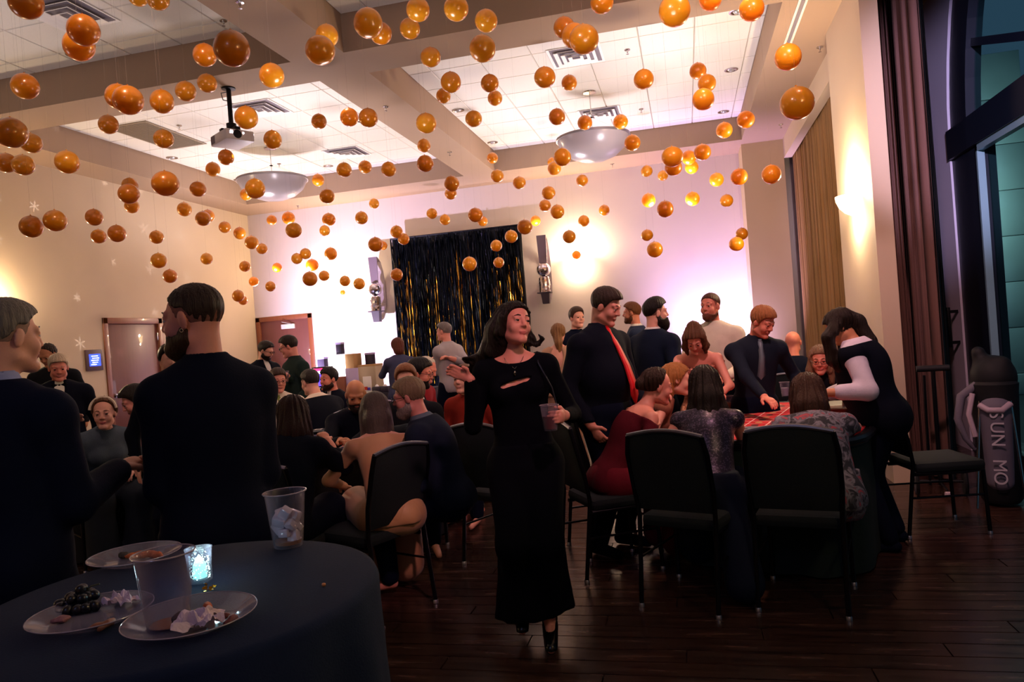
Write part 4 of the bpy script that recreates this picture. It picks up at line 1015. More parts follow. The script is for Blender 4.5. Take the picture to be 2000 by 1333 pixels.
I['updo'] = person('fair-haired woman with half updo behind the man with the red tie', (1091, 652), 20, 8.0, sex='f', skin='fair', q=1, layers=[('top', '#b08a70', dict(neck='back', sleeve=0)), ('gown', '#7a5a4c')], hair=dict(style='long', c='#7a5636', t=.018, bun=(.03, -.07, .06, .045), locks=[([(0, -.07, .0), (.03, -.11, -.12), (.04, -.11, -.22)], [.06, .05, .03])]))
I['behind'] = person('dark-haired man half hidden behind the man with the red tie', (1127, 622), 150, 8.3, skin='fair', q=1, layers=[('trousers', BLK), ('shirt', BLK)], hair=dict(style='short', c='#3a2a20', t=.014, top=.012))
# left gaming table
I['auburn'] = person('woman with long dark auburn hair in black seen from behind', (574, 816), 22, 4.25, sit=True, hphi=12, pitch=8, lean=16, sex='f', br=1.1, fat=1.1, skin='pink', q=0, layers=[('top', '#070b1a', dict(e=.03)), ('gown', BLK)], RH=('px', 640, 862, 4.5),
    hair=dict(style='long', c='#2a1210', t=.020, locks=[([(0, -.05, .05), (.01, -.09, -.10), (.03, -.11, -.26), (.06, -.10, -.36)], [.085, .088, .08, .04]), ([(.05, -.03, 0), (.09, -.06, -.2), (.13, -.06, -.34)], [.05, .05, .02])]))
I['beige'] = person('woman in beige satin dress with straight grey-brown hair from behind', (732, 806), -8, 4.42, sit=True, pitch=6, lean=12, sex='f', fat=.95, skin='fair', q=0, layers=[('top', mat('beige_satin', '#b98862', .5, sheen=.2, var=.1), dict(sleeve=1.6, e=.010, top=-.03, name='dress_bodice')), ('gown', mat('beige_satin', '#b98862', .5))], LH=('px', 672, 950, 4.55), elbow={-1: (-.8, -.4, -.3)},
    hair=dict(style='long', c='#4f443e', t=.016, wave=.001, locks=[([(0, -.04, .05), (0, -.075, -.05), (0, -.09, -.16)], [.083, .085, .078]), ([(.06, -.02, .0), (.075, -.045, -.16)], [.045, .035]), ([(-.06, -.02, .0), (-.075, -.045, -.15)], [.045, .035])]))
I['greybeard'] = person('grey-bearded man with glasses in navy suit facing left at the left table', (799, 777), -72, 4.40, sit=True, hphi=-78, pitch=10, lean=16, fat=1.15, skin='pink', q=0, glasses=True, layers=[('trousers', NAVY), ('shirt', '#55606e'), JK('#181f30', top=.02)],
    hair=dict(style='short', c='#7d6a50', t=.010, top=.006), beard=dict(c='#8d8378', t=.006, len=.012), RH=('px', 730, 850, 4.9))
I['baldbeard'] = person('bald bearded man in black facing us at the left table', (695, 772), 178, 5.45, sit=True, pitch=24, lean=16, fat=1.1, skin='tan', q=0, layers=[('shirt', '#070a18', dict(top=.03)), ('trousers', BLK)], beard=dict(c='#1d1512', t=.008, len=.012), RH=('px', 665, 862, 5.1), LH=('px', 690, 866, 5.1))
I['vest'] = person('dealer in black vest and white shirt seen from behind at the back left table', (606, 748), -38, 6.9, sit=True, pitch=10, lean=18, fat=1.15, skin='fair', q=1, layers=[('shirt', '#cfc2b4', dict(e=.02)), ('vest', '#070b18', dict(sleeve=0, e=.034, top=.0)), ('trousers', BLK)], LH=('px', 575, 790, 7.1), hair=dict(style='buzz', c='#2a2422', t=.010, top=.01))
I['smile'] = person('smiling dark-haired man in dark suit with open white collar', (642, 742), -128, 7.5, sit=True, lean=10, skin='ruddy', q=0, layers=[('shirt', WSH), JK('#0c101e'), ('trousers', BLK)], hair=dict(style='short', c='#17110f', t=.012, top=.014), beard=dict(c='#2a1a14', t=.004))
I['greentie'] = person('man with glasses, white shirt and green tie facing us', (543, 744), 178, 7.2, sit=True, hphi=165, pitch=10, lean=10, skin='pink', q=0, glasses=True, layers=[('shirt', '#d9cfc0', dict(e=.02)), ('tie', mat('green_tie', '#6f7f3a', .5)), ('trousers', BLK)], hair=dict(style='short', c='#3a2a22', t=.010, top=.006))
I['greenshirt'] = person('man in dark green shirt holding a cup by the wooden door', (564, 678), -112, 8.0, hphi=-82, pitch=16, fat=1.2, skin='pink', q=1, glasses=True, layers=[('trousers', BLK), ('shirt', '#1c2a28', dict(e=.02, top=.05))], RH=('px', 562, 736, 7.75), LH=(-.24, .2, .9), hair=dict(style='short', c='#231a16', t=.012, top=.014))
J = I['greenshirt']; wr, d_, n_ = J['hands'][1]; cpos = l2w(J, wr+d_*.07+n_*.04)
cup((cpos[0], cpos[1], cpos[2]-.05), fill=.4, drink=amber, label='plastic cup held by the man in the dark green shirt', group='plastic cups', n=16)
I['beardsuit'] = person('bearded man with glasses in dark suit beside the man in green', (519, 686), 138, 9.0, hphi=120, pitch=22, skin='fair', q=1, glasses=True, layers=[('trousers', BLK), ('shirt', WSH), JK('#0a0d1a')], hair=dict(style='short', c='#1d1512', t=.012, top=.012), beard=dict(c='#1d1512', t=.007))
I['hidden'] = person('dark-haired person mostly hidden behind the tall bearded man', (333, 706), 175, 5.0, skin='fair', q=2, layers=[('trousers', BLK), ('shirt', '#070a18')], hair=dict(style='short', c='#1d1512', t=.016, top=.012))
# far left table
I['tux'] = person('white-haired man in black tuxedo with white shirt and bow tie', (114, 719), 182, 6.2, hphi=178, pitch=16, skin='ruddy', q=0, layers=[('trousers', BLK), ('shirt', '#dcd6c8', dict(sleeve=1.8)), JK('#060918', vd=.24), ('bowtie', '#08080c')], hair=dict(style='short', c='#b9a58a', t=.008, top=.006))
I['leftbald'] = person('balding man in black looking down behind the white-haired man', (94, 694), 205, 7.8, hphi=215, pitch=30, skin='tan', q=1, layers=[('trousers', BLK), ('shirt', '#14151b')], hair=dict(style='reced', c='#2a1c16', t=.012))
I['headband'] = person('young woman with white headband and grey top seated at the far left table', (204, 808), 165, 5.35, sit=True, hphi=192, pitch=6, lean=16, sex='f', skin='fair', q=0, layers=[('top', '#4a5560', dict(e=.02)), ('gown', '#2a3038'), ('headband', '#d8c8b0')], hair=dict(style='long', c='#5d3f2a', t=.016, line=.05, bun=(0, -.08, .05, .05)))
I['whiteshirt'] = person('dark-haired man in white shirt leaning left in profile', (265, 784), -95, 5.9, sit=True, pitch=26, lean=26, skin='pink', q=0, layers=[('shirt', '#d9cfc0', dict(sleeve=1.4, e=.02)), ('trousers', BLK)], hair=dict(style='short', c='#1d1512', t=.013, top=.012))
# far centre
I['bluedress'] = person('woman with brown bob in slate blue dress at the registration table', (776, 677), -18, 9.6, sex='f', br=1.05, fat=1.1, skin='fair', q=1, layers=[('top', '#3d405c', dict(e=.016)), ('gown', '#343650')], RH=('px', 800, 725, 9.9), LH=('px', 752, 725, 9.9), hair=dict(style='long', c='#5a2c1e', t=.020, locks=[([(0, -.03, .04), (0, -.06, -.06)], [.09, .08])]))
I['greyshirt'] = person('grey-haired man in light grey shirt facing the tinsel curtain', (867, 649), -48, 9.5, hphi=-62, skin='pink', q=1, layers=[('trousers', BLK, dict(e=.02)), ('shirt', '#9c9498', dict(e=.022, hem=.1, sleeve=1.6, top=.04))], RH=('px', 880, 700, 9.3), LH=('px', 850, 705, 9.7), hair=dict(style='buzz', c='#6a6262', t=.010, top=.01))
I['brownhair'] = person('brown-haired person half hidden behind the grey-bearded man', (793, 745), 182, 5.3, sit=True, lean=10, skin='fair', q=1, layers=[('shirt', '#101219'), ('trousers', BLK)], hair=dict(style='short', c='#7a4a2e', t=.014, top=.012))
I['blackhair'] = person('black-haired man with glasses in black jacket facing right', (820, 731), 100, 6.0, sit=True, hphi=104, pitch=12, lean=10, skin='ruddy', q=0, glasses=True, layers=[('shirt', WSH), JK('#080c1a'), ('trousers', BLK)], hair=dict(style='short', c='#0f0d10', t=.018, top=.014), beard=dict(c='#17110f', t=.006))
I['whitehair'] = person('white-haired man with red forehead behind the black-haired man', (833, 722), 118, 7.0, sit=True, pitch=26, lean=12, skin='ruddy', q=1, layers=[('shirt', '#7a1a22'), ('trousers', BLK)], hair=dict(style='reced', c='#c9c0ae', t=.012, line=-.02))
I['redtop'] = person('person in red sweater seated behind the dancing woman', (905, 742), -150, 5.9, sit=True, lean=20, fat=1.15, skin='fair', q=1, layers=[('sweater', '#8a2a20', dict(e=.02, name='sweater')), ('trousers', BLK)], hair=dict(style='short', c='#5a3a28', t=.014))
for k, lb in (('gown', None), ('floral', None)): pass
# chairs: two explicit ones in front, then one under every seated guest
def chair_rl(p, q_, label):
    p = np.array(p[:2]); q_ = np.array(q_[:2]); d = unit(q_-p); a = math.atan2(d[1], d[0]); fw = np.array([-d[1], d[0]]); c = (p+q_)/2+fw*.27
    return chair(c[0], c[1], a, label)
chair_rl(atZ(1253, 1185, 0), atZ(1405, 1210, 0), 'black banquet chair with its back to us left of the grey sequin gown')
chair_rl(atZ(1485, 1195, 0), atZ(1655, 1212, 0), 'black banquet chair holding the woman in the floral dress')
cc_ = atD(790, 1000, 3.95); chair_rl((cc_[0]-.09, cc_[1]-.20), (cc_[0]+.07, cc_[1]+.19), 'black banquet chair turned behind the woman in beige satin')
chair_rl((-1.52, 4.55), (-1.15, 4.38), 'black banquet chair behind the grey-bearded man in navy')
c = atZ(1165, 1085, 0); chair(c[0]+.12, c[1]+.18, R(-62), 'black banquet chair beside the man with the red tie')
for k, lb in (('maroon', 'black banquet chair under the woman in maroon'), ('blonde', 'black banquet chair under the blonde woman in profile'), ('glasslady', 'black banquet chair under the woman with glasses at the red table'),
              ('baldback', 'black banquet chair under the bald man near the curtain'), ('auburn', 'black banquet chair under the woman with long auburn hair'), ('baldbeard', 'black banquet chair under the bald bearded man'),
              ('vest', 'black banquet chair under the dealer in the black vest'), ('smile', 'black banquet chair under the smiling man with open collar'), ('greentie', 'black banquet chair under the man with the green tie'),
              ('headband', 'black banquet chair under the young woman with the headband'), ('whiteshirt', 'black banquet chair under the man in white leaning left'), ('brownhair', 'black banquet chair under the half hidden brown-haired person'),
              ('blackhair', 'black banquet chair under the black-haired man with glasses'), ('whitehair', 'black banquet chair under the white-haired man with red forehead'), ('redtop', 'black banquet chair under the person in the red sweater')):
    chair_for(I[k], lb)
# ------------------------------------------------------------------ ceiling fixtures
ventm = mat('vent_white', '#ece6e0', .5); ventd = mat('vent_dark', '#7c7278', .8)
def vent(px, py, label, sz=.30):
    p = atZ(px, py, ZC); t = thing('ceiling_vent', label, 'air vent', (p[0], p[1], ZC-.002), 0, 'ceiling air vents')
    MB().box(-sz+.03, -sz+.03, -.004, sz-.03, sz-.03, .0).build('backing', ventd, t)
    for k, (a, z) in enumerate(((sz, -.004), (sz*.76, -.020), (sz*.52, -.028), (sz*.28, -.034))):
        mb = MB(); w_ = sz*.155 if k == 0 else sz*.13; b_ = a-w_
        for i in range(4):
            c = [(a, a), (-a, a), (-a, -a), (a, -a)]; e = [(b_, b_), (-b_, b_), (-b_, -b_), (b_, -b_)]
            j = (i+1) % 4; z2 = z-(.012 if k else .004)
            mb.raw([(*c[i], z2), (*c[j], z2), (*e[j], z+.008), (*e[i], z+.008), (*c[i], z2+.004), (*c[j], z2+.004), (*e[j], z+.012), (*e[i], z+.012)],
                   [(0, 1, 2, 3), (7, 6, 5, 4), (0, 4, 5, 1), (2, 6, 7, 3)])
        mb.build('louver' if k else 'vent_frame', ventm, t)
vent(130, 25, 'square white air vent nearest the upper left corner'); vent(507, 212, 'square air vent right of the projector pole')
vent(678, 298, 'square air vent in the back left tile bay near the cross beam'); vent(1125, 108, 'square air vent behind the balloon cluster in the right tile bay'); vent(1172, 222, 'square air vent just above the right bowl pendant')
p = atZ(310, 265, ZC); t = thing('return_grille', 'brown rectangular return air panel in the tile ceiling', 'air panel', (p[0], p[1], ZC-.002))
MB().box(-.31, -.62, -.012, .31, .62, 0, bev=.004).build('panel', mat('return_panel', '#8f7f6c', .8), t)
mb = MB()
for k in range(38): mb.box(-.28, -.59+k*.031, -.016, .28, -.578+k*.031, -.012)
mb.build('slat', mat('return_slat', '#7a6c5c', .8), t, kind='stuff')
for k, (px, py) in enumerate(((146, 106), (336, 308), (641, 324), (466, 351), (895, 215), (962, 278), (1428, 136), (1413, 218), (1440, 22), (1180, 250), (708, 236))):
    p = atZ(px, py, ZC); t = thing('recessed_downlight', 'unlit chrome recessed downlight '+('in the front left tile bay under the balloon pair', 'in the back left tile bay near the left soffit', 'in the back left tile bay beside the cross beam vent', 'in the back left corner above the left bowl pendant', 'in the right tile bay beside the centre beam', 'in the right tile bay at the beam corner', 'in the right tile bay above the three-balloon column', 'in the back right corner of the right tile bay', 'at the front right corner of the right tile bay', 'just behind the right bowl pendant', 'in the back left tile bay near the centre beam')[k], 'ceiling light', (p[0], p[1], ZC-.001), 0, 'recessed downlights in the tile ceiling')
    MB().lathe([(.085, 0), (.085, -.006), (.068, -.008), (.06, -.001), (.045, .0), (.0001, 0)], (0, 0, 0), 24).build('trim_ring', chrome, t)
    MB().lathe([(.044, -.001), (.03, -.018), (.0001, -.024)], (0, 0, 0), 16).build('bulb', mat('unlit_bulb', '#b8b4b4', .15, .4), t)
for k, (px, py, z) in enumerate(((1225, 97, ZC), (1252, 213, ZC), (350, 245, ZC), (545, 320, ZC), (753, 208, ZS), (878, 297, ZS), (582, 402, ZS), (1196, 320, ZS), (1601, 92, ZS), (1525, 243, ZS), (436, 40, ZC), (468, 4, ZS))):
    p = atZ(px, py, z); t = thing('sprinkler_head', 'tiny metal sprinkler head '+('right of the front right air vent', 'right of the right bowl pendant rod', 'right of the brown return panel', 'right of the left bowl pendant rod', 'under the middle of the centre beam', 'under the far end of the centre beam', 'under the back left soffit', 'under the soffit behind the right bowl pendant', 'in the right soffit near the sconce pillar', 'in the right soffit near the corner pilaster', 'in the front left tile bay near the centre beam', 'under the centre beam at the top edge')[k], 'sprinkler', (p[0], p[1], z), 0, 'sprinkler heads')
    MB().lathe([(.035, 0), (.033, -.008), (.012, -.01), (.01, -.03), (.004, -.035), (.004, -.048), (.016, -.05), (.016, -.053), (.0001, -.054)], (0, 0, 0), 14).build('sprinkler', chrome, t)
# linear diffuser in the right soffit
t = thing('linear_diffuser', 'long white slot diffuser in the soffit beside the pillar', 'air vent', (1.205, 6.6, ZS))
for dx in (-.038, .022): MB().box(dx, -2.0, -.012, dx+.022, 1.5, .0, bev=.002).build('strip', mat('slot_white', '#f2ecd8', .4), t)
MB().box(-.016, -2.0, -.003, .022, 1.5, .0).build('slot', ventd, t)
# projector on its pole
t = thing('projector', 'white ceiling projector on a black pole', 'projector', (-4.42, 6.78, ZS))
MB().lathe([(.07, 0), (.07, -.012), (.02, -.02)], (0, 0, 0), 20).build('ceiling_plate', dk, t)
MB().tube([(0, 0, 0), (0, 0, -.40)], .024, 14).build('pole', dk, t)
MB().lathe([(.024, -.36), (.05, -.37), (.05, -.42), (.03, -.43)], (0, 0, 0), 14).build('pole_collar', dk, t)
Rp = Matrix.Rotation(R(-32), 3, 'Z')
def rb(mb, *a, bev=.01): mb.box(*a, bev=bev, rot=Rp, org=(0, 0, 0)); return mb
rb(rb(MB(), -.14, -.03, -.47, .14, .03, -.43, bev=.004), -.03, -.12, -.46, .03, .12, -.435, bev=.004).build('bracket', dk, t)
rb(MB(), -.19, -.15, -.585, .19, .15, -.475, bev=.015).build('housing', mat('projector_white', '#c9c2c4', .45), t)
mb = MB(); mb.lathe([(.042, -.012), (.045, 0), (.030, .002), (.0001, .006)], (0, 0, 0), 20, 'x'); o = mb.build('lens', dk, t)
o.location = Rp @ Vector((.19, -.03, -.525)); o.rotation_euler = (0, 0, R(-32))
mb = MB()
for k in range(8): rb(mb, -.17+k*.012, -.153, -.57, -.164+k*.012, -.149, -.49, bev=0)
mb.build('cooling_vent', ventd, t)
MB().tube([(.0, .02, -.03), (-.07, -.03, -.05), (-.06, -.02, -.12), (0, -.02, -.14)], .005, 6).build('cable', dk, t)
MB().tube([(.03, 0, -.40), (.09, 0, -.43), (.13, -.02, -.48)], .004, 6).build('cable', mat('orange_cable', '#a0602a', .5), t)
# bowl pendants
bowlm = bpy.data.materials.new('frosted_bowl'); bowlm.use_nodes = True; nt = bowlm.node_tree; b = nt.nodes['Principled BSDF']
b.inputs['Base Color'].default_value = srgb('#b0a4a6'); b.inputs['Roughness'].default_value = .25; tr_ = nt.nodes.new('ShaderNodeBsdfTranslucent'); tr_.inputs[0].default_value = srgb('#b8acac'); mx = nt.nodes.new('ShaderNodeMixShader'); mx.inputs[0].default_value = .2
nt.links.new(b.outputs[0], mx.inputs[1]); nt.links.new(tr_.outputs[0], mx.inputs[2]); nt.links.new(mx.outputs[0], nt.nodes['Material Output'].inputs[0])
def pendant(px, py, y, label, r=.50):
    p = atY(px, py, y); t = thing('bowl_pendant', label, 'pendant lamp', (p[0], p[1], ZC), 0, 'bowl pendants')
    zr = p[2]-ZC; dp = .31
    MB().lathe([(.09, 0), (.085, -.02), (.02, -.03)], (0, 0, 0), 20).build('canopy', chrome, t)
    MB().tube([(0, 0, 0), (0, 0, zr-dp*.9)], .006, 8).build('rod', chrome, t)
    MB().lathe([(.012, zr*.55-.01), (.03, zr*.55), (.012, zr*.55+.01)], (0, 0, 0), 12).build('rod_hub', chrome, t)
    pr = [(r, zr), (r*.985, zr-.02), (r*.86, zr-dp*.45), (r*.62, zr-dp*.78), (r*.34, zr-dp*.95), (.0001, zr-dp), (.0001, zr-dp+.008), (r*.34, zr-dp*.95+.008), (r*.61, zr-dp*.78+.008), (r*.85, zr-dp*.45+.006), (r*.975, zr-.018), (r*.99, zr)]
    MB().lathe(pr, (0, 0, 0), 48).build('glass_bowl', bowlm, t)
    MB().lathe([(r*.985, zr-.016), (r+.008, zr-.016), (r+.008, zr+.014), (r*.985, zr+.014)], (0, 0, 0), 48, closed=True).build('rim_band', mat('rim_metal', '#9a9498', .3, .8), t)
    for a in (0, 2.09, 4.18): MB().tube([(0, 0, zr*.55), (r*.98*math.cos(a), r*.98*math.sin(a), zr)], .0018, 4).build('wire', chrome, t)
pendant(532, 352, 10.1, 'frosted glass bowl pendant in the back left tile bay', .52); pendant(1158, 270, 9.77, 'frosted glass bowl pendant in the back right tile bay', .48)
# sconces
sem = mat('sconce_glass', '#fff0d0', .4, emit='#ffdf9c', estr=14.0)
for (side, x, y, z), lb in zip(SCONCES, ('glowing half-bowl sconce right of the tinsel curtain', 'glowing half-bowl sconce left of the tinsel curtain by the registration table', 'glowing half-bowl sconce on the sconce pillar', 'glowing half-bowl sconce on the left wall', 'glowing half-bowl sconce on the near left wall', 'glowing half-bowl sconce on the near pillar')):
    az = {'back': 0, 'pillar': -PI/2, 'left': PI/2}[side]
    t = thing('wall_sconce', lb, 'wall lamp', (x, y, z), az)
    V = []; Fc = []; n = 16; pr = [(.17, .07), (.165, .03), (.14, -.03), (.095, -.08), (.04, -.11), (.002, -.12)]
    for r_, zz in pr:
        for k in range(n+1): a = PI+PI*k/n; V.append((r_*math.cos(a), r_*math.sin(a)-.004, zz))
    for i in range(len(pr)-1):
        for k in range(n): a = i*(n+1)+k; Fc.append((a, a+1, a+n+2, a+n+1))
    me = mesh_from('bowl', V, Fc, sem, True); link('bowl', me, t)
    MB().box(-.05, -.012, -.08, .05, 0, .06, bev=.003).build('backplate', chrome, t)
# ------------------------------------------------------------------ curtains
def curtain(name, label, x, y0, y1, z0, z1, folds, amp, m, cat='curtain', seed=1, thick=.012):
    rg = random.Random(seed); n = folds*8; V = []; Fc = []; ph = [rg.uniform(-.5, .5) for _ in range(n+1)]; nz = 8
    for side_ in (0, 1):
        for j in range(nz+1):
            t = j/nz; z = z0+(z1-z0)*t
            for i in range(n+1):
                u = i/n; a = amp*(.75+.25*(1-t))*(1+.3*math.sin(u*17+seed)); xx = x+a*math.sin(u*folds*2*PI+.35*math.sin(u*11+t*1.5))+.25*a*math.sin(u*folds*5.3*PI+t)
                V.append((xx+(thick if side_ else 0), y0+(y1-y0)*u+.3*amp*math.sin(u*folds*4*PI), z))
    m1 = (n+1)*(nz+1)
    for j in range(nz):
        for i in range(n): a = j*(n+1)+i; Fc.append((a, a+1, a+n+2, a+n+1)); Fc.append((m1+a, m1+a+n+1, m1+a+n+2, m1+a+1))
    o = link(name, mesh_from(name, V, Fc, m, True)); tag(o, label, cat); return o
cur1 = mat('gold_brown_curtain', '#8d6840', .85, var=.15, scale=5, stretch=(8, 8, .3)); cur2 = mat('mauve_brown_curtain', '#5e4038', .85, var=.2, scale=5, stretch=(8, 8, .3))
curtain('window_curtain', 'tall gold-brown pleated curtain behind the header at the far right', 1.84, 8.02, 12.34, .03, 4.5, 30, .05, cur1, seed=3)
curtain('window_curtain', 'dark mauve-brown curtain gathered beside the arched window', 1.96, 6.56, 7.50, .03, 4.95, 10, .048, cur2, seed=5)
curtain('window_curtain', 'dark pleated sheet for the shade in the gap behind the sconce pillar', 2.18, 7.2, 8.1, .03, 4.9, 6, .03, mat('gap_shade', '#1c1718', .9), seed=8)  # dark sheet put in where the recess behind the pillar is only shaded
# ------------------------------------------------------------------ tinsel backdrop
t = thing('tinsel_backdrop', 'black and gold tinsel curtain on a stand against the back wall', 'backdrop', ((atY(764, 467, 12.66)[0]+atY(1013, 439, 12.66)[0])/2, 12.66, 0))
bk = mat('backdrop_cloth', '#0b0f18', .8); fb = mat('black_foil', '#141a24', .22, .9); fg = mat('gold_foil', '#d8b04a', .2, 1.0); fn_ = mat('navy_foil', '#161e34', .22, .9)
HW, TZ = (atY(1013, 439, 12.66)[0]-atY(764, 467, 12.66)[0])/2, 3.40
mb = MB(); mb.box(-HW, .03, .02, HW, .045, TZ); mb.build('cloth', bk, t)
MB().tube([(-HW-.03, 0.02, TZ+.01), (HW+.03, 0.02, TZ+.01)], .016, 8).build('top_bar', dk, t)
for sx in (-1, 1):
    MB().tube([(sx*(HW+.02), .02, .02), (sx*(HW+.02), .02, TZ)], .015, 8).build('upright', dk, t)
    MB().box(sx*(HW+.02)-.03, -.25, 0, sx*(HW+.02)+.03, .25, .02).build('foot', dk, t)
rg = random.Random(11); mb = MB()
for k in range(900):
    x = rg.uniform(-HW, HW); gz = rg.random(); clump = math.sin(x*7+1.3)+.7*math.sin(x*19+.4)
    mi_ = 1 if rg.random() < .14+.22*max(0, clump) else (2 if rg.random() < .25 else 0)
    top = TZ-(rg.uniform(.0, .2) if mi_ != 1 else rg.uniform(.2, 1.7)); bot = rg.uniform(.1, .9); n = 22; w_ = rg.uniform(.004, .009) if mi_ != 1 else rg.uniform(.003, .008); y = rg.uniform(-.05, .025); V = []; Fc = []
    for i in range(n+1):
        u = i/n; z = top+(bot-top)*u; a = rg.uniform(-1.3, 1.3); xx = x+.012*math.sin(u*6+k)*u
        V += [(xx-w_*math.cos(a), y-w_*math.sin(a), z), (xx+w_*math.cos(a), y+w_*math.sin(a), z)]
        if i: Fc.append((2*i-2, 2*i-1, 2*i+1, 2*i))
    mb.cur = mi_; mb.raw(V, Fc)
me = bpy.data.meshes.new('tinsel'); me.from_pydata(mb.V, [], mb.F); [me.materials.append(q_) for q_ in (fb, fg, fn_)]; me.polygons.foreach_set('material_index', mb.mi); me.update(); o = link('tinsel', me, t); o['kind'] = 'stuff'
# ------------------------------------------------------------------ mirror-ball wall ornaments
mirm = mat('mirror_tiles', '#d8d4dc', .12, 1.0); armm = mat('ornament_band', '#6c5c66', .5); armd = mat('ornament_block', '#2c2028', .5)
def ornament(px, py, label):
    p = atY(px, py, 12.68); t = thing('mirror_ball_ornament', label, 'wall ornament', (p[0], 13.0, p[2]), 0, 'mirror ball wall ornaments')
    V = []; Fc = []; pts = [(-.34, .58), (-.345, .35), (-.33, .14)]
    mb = MB(); mb.poly([(-.085, -.35, .60), (.085, -.35, .60), (.07, -.33, .12), (-.07, -.33, .12)], (0, .02, 0)); mb.build('band', armm, t)
    arc = [(-.33+.33*(1-math.cos(a)), .60-.02*0+.0-(1.15)*(a/(PI))+.10*math.sin(a)) for a in np.linspace(0, PI, 18)]
    n = len(arc); VV = []; 
    for i in range(n):
        y_ = -.34+.33*math.sin(PI*i/(n-1)*.5)**2*1.0; z_ = .60-.0*i
    path = [(-.35, .60), (-.28, .60), (-.16, .52), (-.07, .36), (-.02, .15), (-.012, -.05), (-.03, -.25), (-.09, -.42), (-.18, -.52), (-.27, -.56), (-.33, -.56)]
    VV = []; FF = []
    for (y_, z_) in path:
        for x_ in (-.075, .075): VV += [(x_, y_, z_), (x_, y_+.012, z_-.008)]
    for i in range(len(path)-1):
        a = i*4; b_ = a+4; FF += [(a, a+2, b_+2, b_), (a+1, b_+1, b_+3, a+3), (a, b_, b_+1, a+1), (a+2, a+3, b_+3, b_+2)]
    link('curved_band', mesh_from('curved_band', VV, FF, armm, False), t)
    me = bpy.data.meshes.new('mirror_ball'); bm = bmesh.new(); bmesh.ops.create_uvsphere(bm, u_segments=22, v_segments=14, radius=.125)
    rg = random.Random(4)
    bm.to_mesh(me); bm.free(); me.materials.append(mirm); o = link('mirror_ball', me, t); o.location = (0, -.34, 0)
    mb = MB(); rg = random.Random(5); n = 16
    for j in range(7):
        for i in range(n):
            a0 = 2*PI*i/n; z = -.38+j*.036; rr = .098+rg.uniform(-.008, .008); tl = rg.uniform(-.5, .5)
            c = Vector((rr*math.cos(a0), rr*math.sin(a0)-.34, z)); u_ = Vector((-math.sin(a0), math.cos(a0), tl*.3))*.018; v_ = Vector((math.cos(a0)*tl*.4, math.sin(a0)*tl*.4, 1))*.017
            mb.raw([c-u_-v_, c+u_-v_, c+u_+v_, c-u_+v_], [(0, 1, 2, 3)])
    mb.lathe([(.088, -.395), (.088, -.13), (.0001, -.13)], (0, -.34, 0), 16)
    mb.build('mirror_cylinder', mirm, t)
    MB().box(-.125, -.45, -.415, .11, -.23, -.395, bev=.003).build('shelf', armd, t)
    mb = MB(); mb.poly([(-.065, -.43, -.415), (.085, -.43, -.415), (.07, -.41, -.60), (-.045, -.41, -.60)], (0, .12, 0)); mb.build('block', armd, t)
ornament(1062, 527, 'mirror ball and mosaic cylinder on a dark bracket right of the tinsel curtain'); ornament(733, 566, 'mirror ball and mosaic cylinder on a pale bracket left of the tinsel curtain')
# ------------------------------------------------------------------ wall screen by the left door
p = atX(182, 704, XL); t = thing('room_sign_screen', 'small blue room sign screen in a brown frame left of the door', 'screen', (XL, p[1], p[2]), PI/2)
mb = MB(); mb.box(-.15, -.03, -.15, .15, 0, .15, bev=.006); mb.build('frame', mat('sign_frame', '#4a3036', .5), t)
MB().box(-.10, -.034, -.085, .10, -.028, .085).build('display', mat('blue_display', '#1a1a90', .2, emit='#2438e0', estr=2.2), t)
lit = mat('lit_text', '#ffffff', .3, emit='#d8d0ff', estr=3.0)
mb = MB()
for r_, (xa, xb) in enumerate(((-.06, .05), (-.05, .07), (-.07, .06), (-.05, .045), (-.075, .02))):
    x = xa
    while x < xb: w_ = random.uniform(.008, .024); mb.box(x, -.037, .052-r_*.03, min(x+w_, xb), -.034, .062-r_*.03); x += w_+.005
mb.build('text_line', lit, t, kind='stuff')
def textmesh(s_, size, name, m, parent, loc, rot, ext=.002, bold=False):
    cu = bpy.data.curves.new(name, 'FONT'); cu.body = s_; cu.size = size; cu.extrude = ext; cu.align_x = 'CENTER'; cu.align_y = 'CENTER'
    if bold: cu.offset = size*.02
    o = bpy.data.objects.new(name, cu); COL.objects.link(o); dg = bpy.context.evaluated_depsgraph_get(); me = bpy.data.meshes.new_from_object(o.evaluated_get(dg)); bpy.data.objects.remove(o)
    me.materials.clear(); me.materials.append(m); q_ = link(name, me, parent); q_.location = loc; q_.rotation_euler = rot; return q_
# ------------------------------------------------------------------ registration table at the back with its boxes
dkcl = mat('dark_table_cloth', '#241f30', .8, var=.1); TX0, TX1, TY = -6.2, -3.9, 10.9
mb = MB(); n = 120; V = []; Fc = []
mb.box(TX0, TY-.38, .735, TX1, TY+.38, .755, bev=.006)
t = thing('registration_table', 'long cloth-covered registration table in front of the bright wall', 'table', ((TX0+TX1)/2, TY, 0))
mb = MB(); mb.box(-1.15, -.38, .735, 1.15, .38, .755, bev=.006); mb.build('tabletop', dkcl, t)
V = []; Fc = []; ring = []
for i in range(200):
    u = i/200*(2.3*2+.76*2)
    if u < 2.3: x, y, nx, ny = -1.15+u, -.38, 0, -1
    elif u < 3.06: x, y, nx, ny = 1.15, -.38+(u-2.3), 1, 0
    elif u < 5.36: x, y, nx, ny = 1.15-(u-3.06), .38, 0, 1
    else: x, y, nx, ny = -1.15, .38-(u-5.36), -1, 0
    for zz, am in ((.752, .002), (.4, .014), (.02, .024)):
        d_ = am*(1+math.sin(u*26)); V.append((x+nx*d_, y+ny*d_, zz))
for i in range(200):
    j = (i+1) % 200
    for k in (0, 1): Fc.append((i*3+k, j*3+k, j*3+k+1, i*3+k+1))
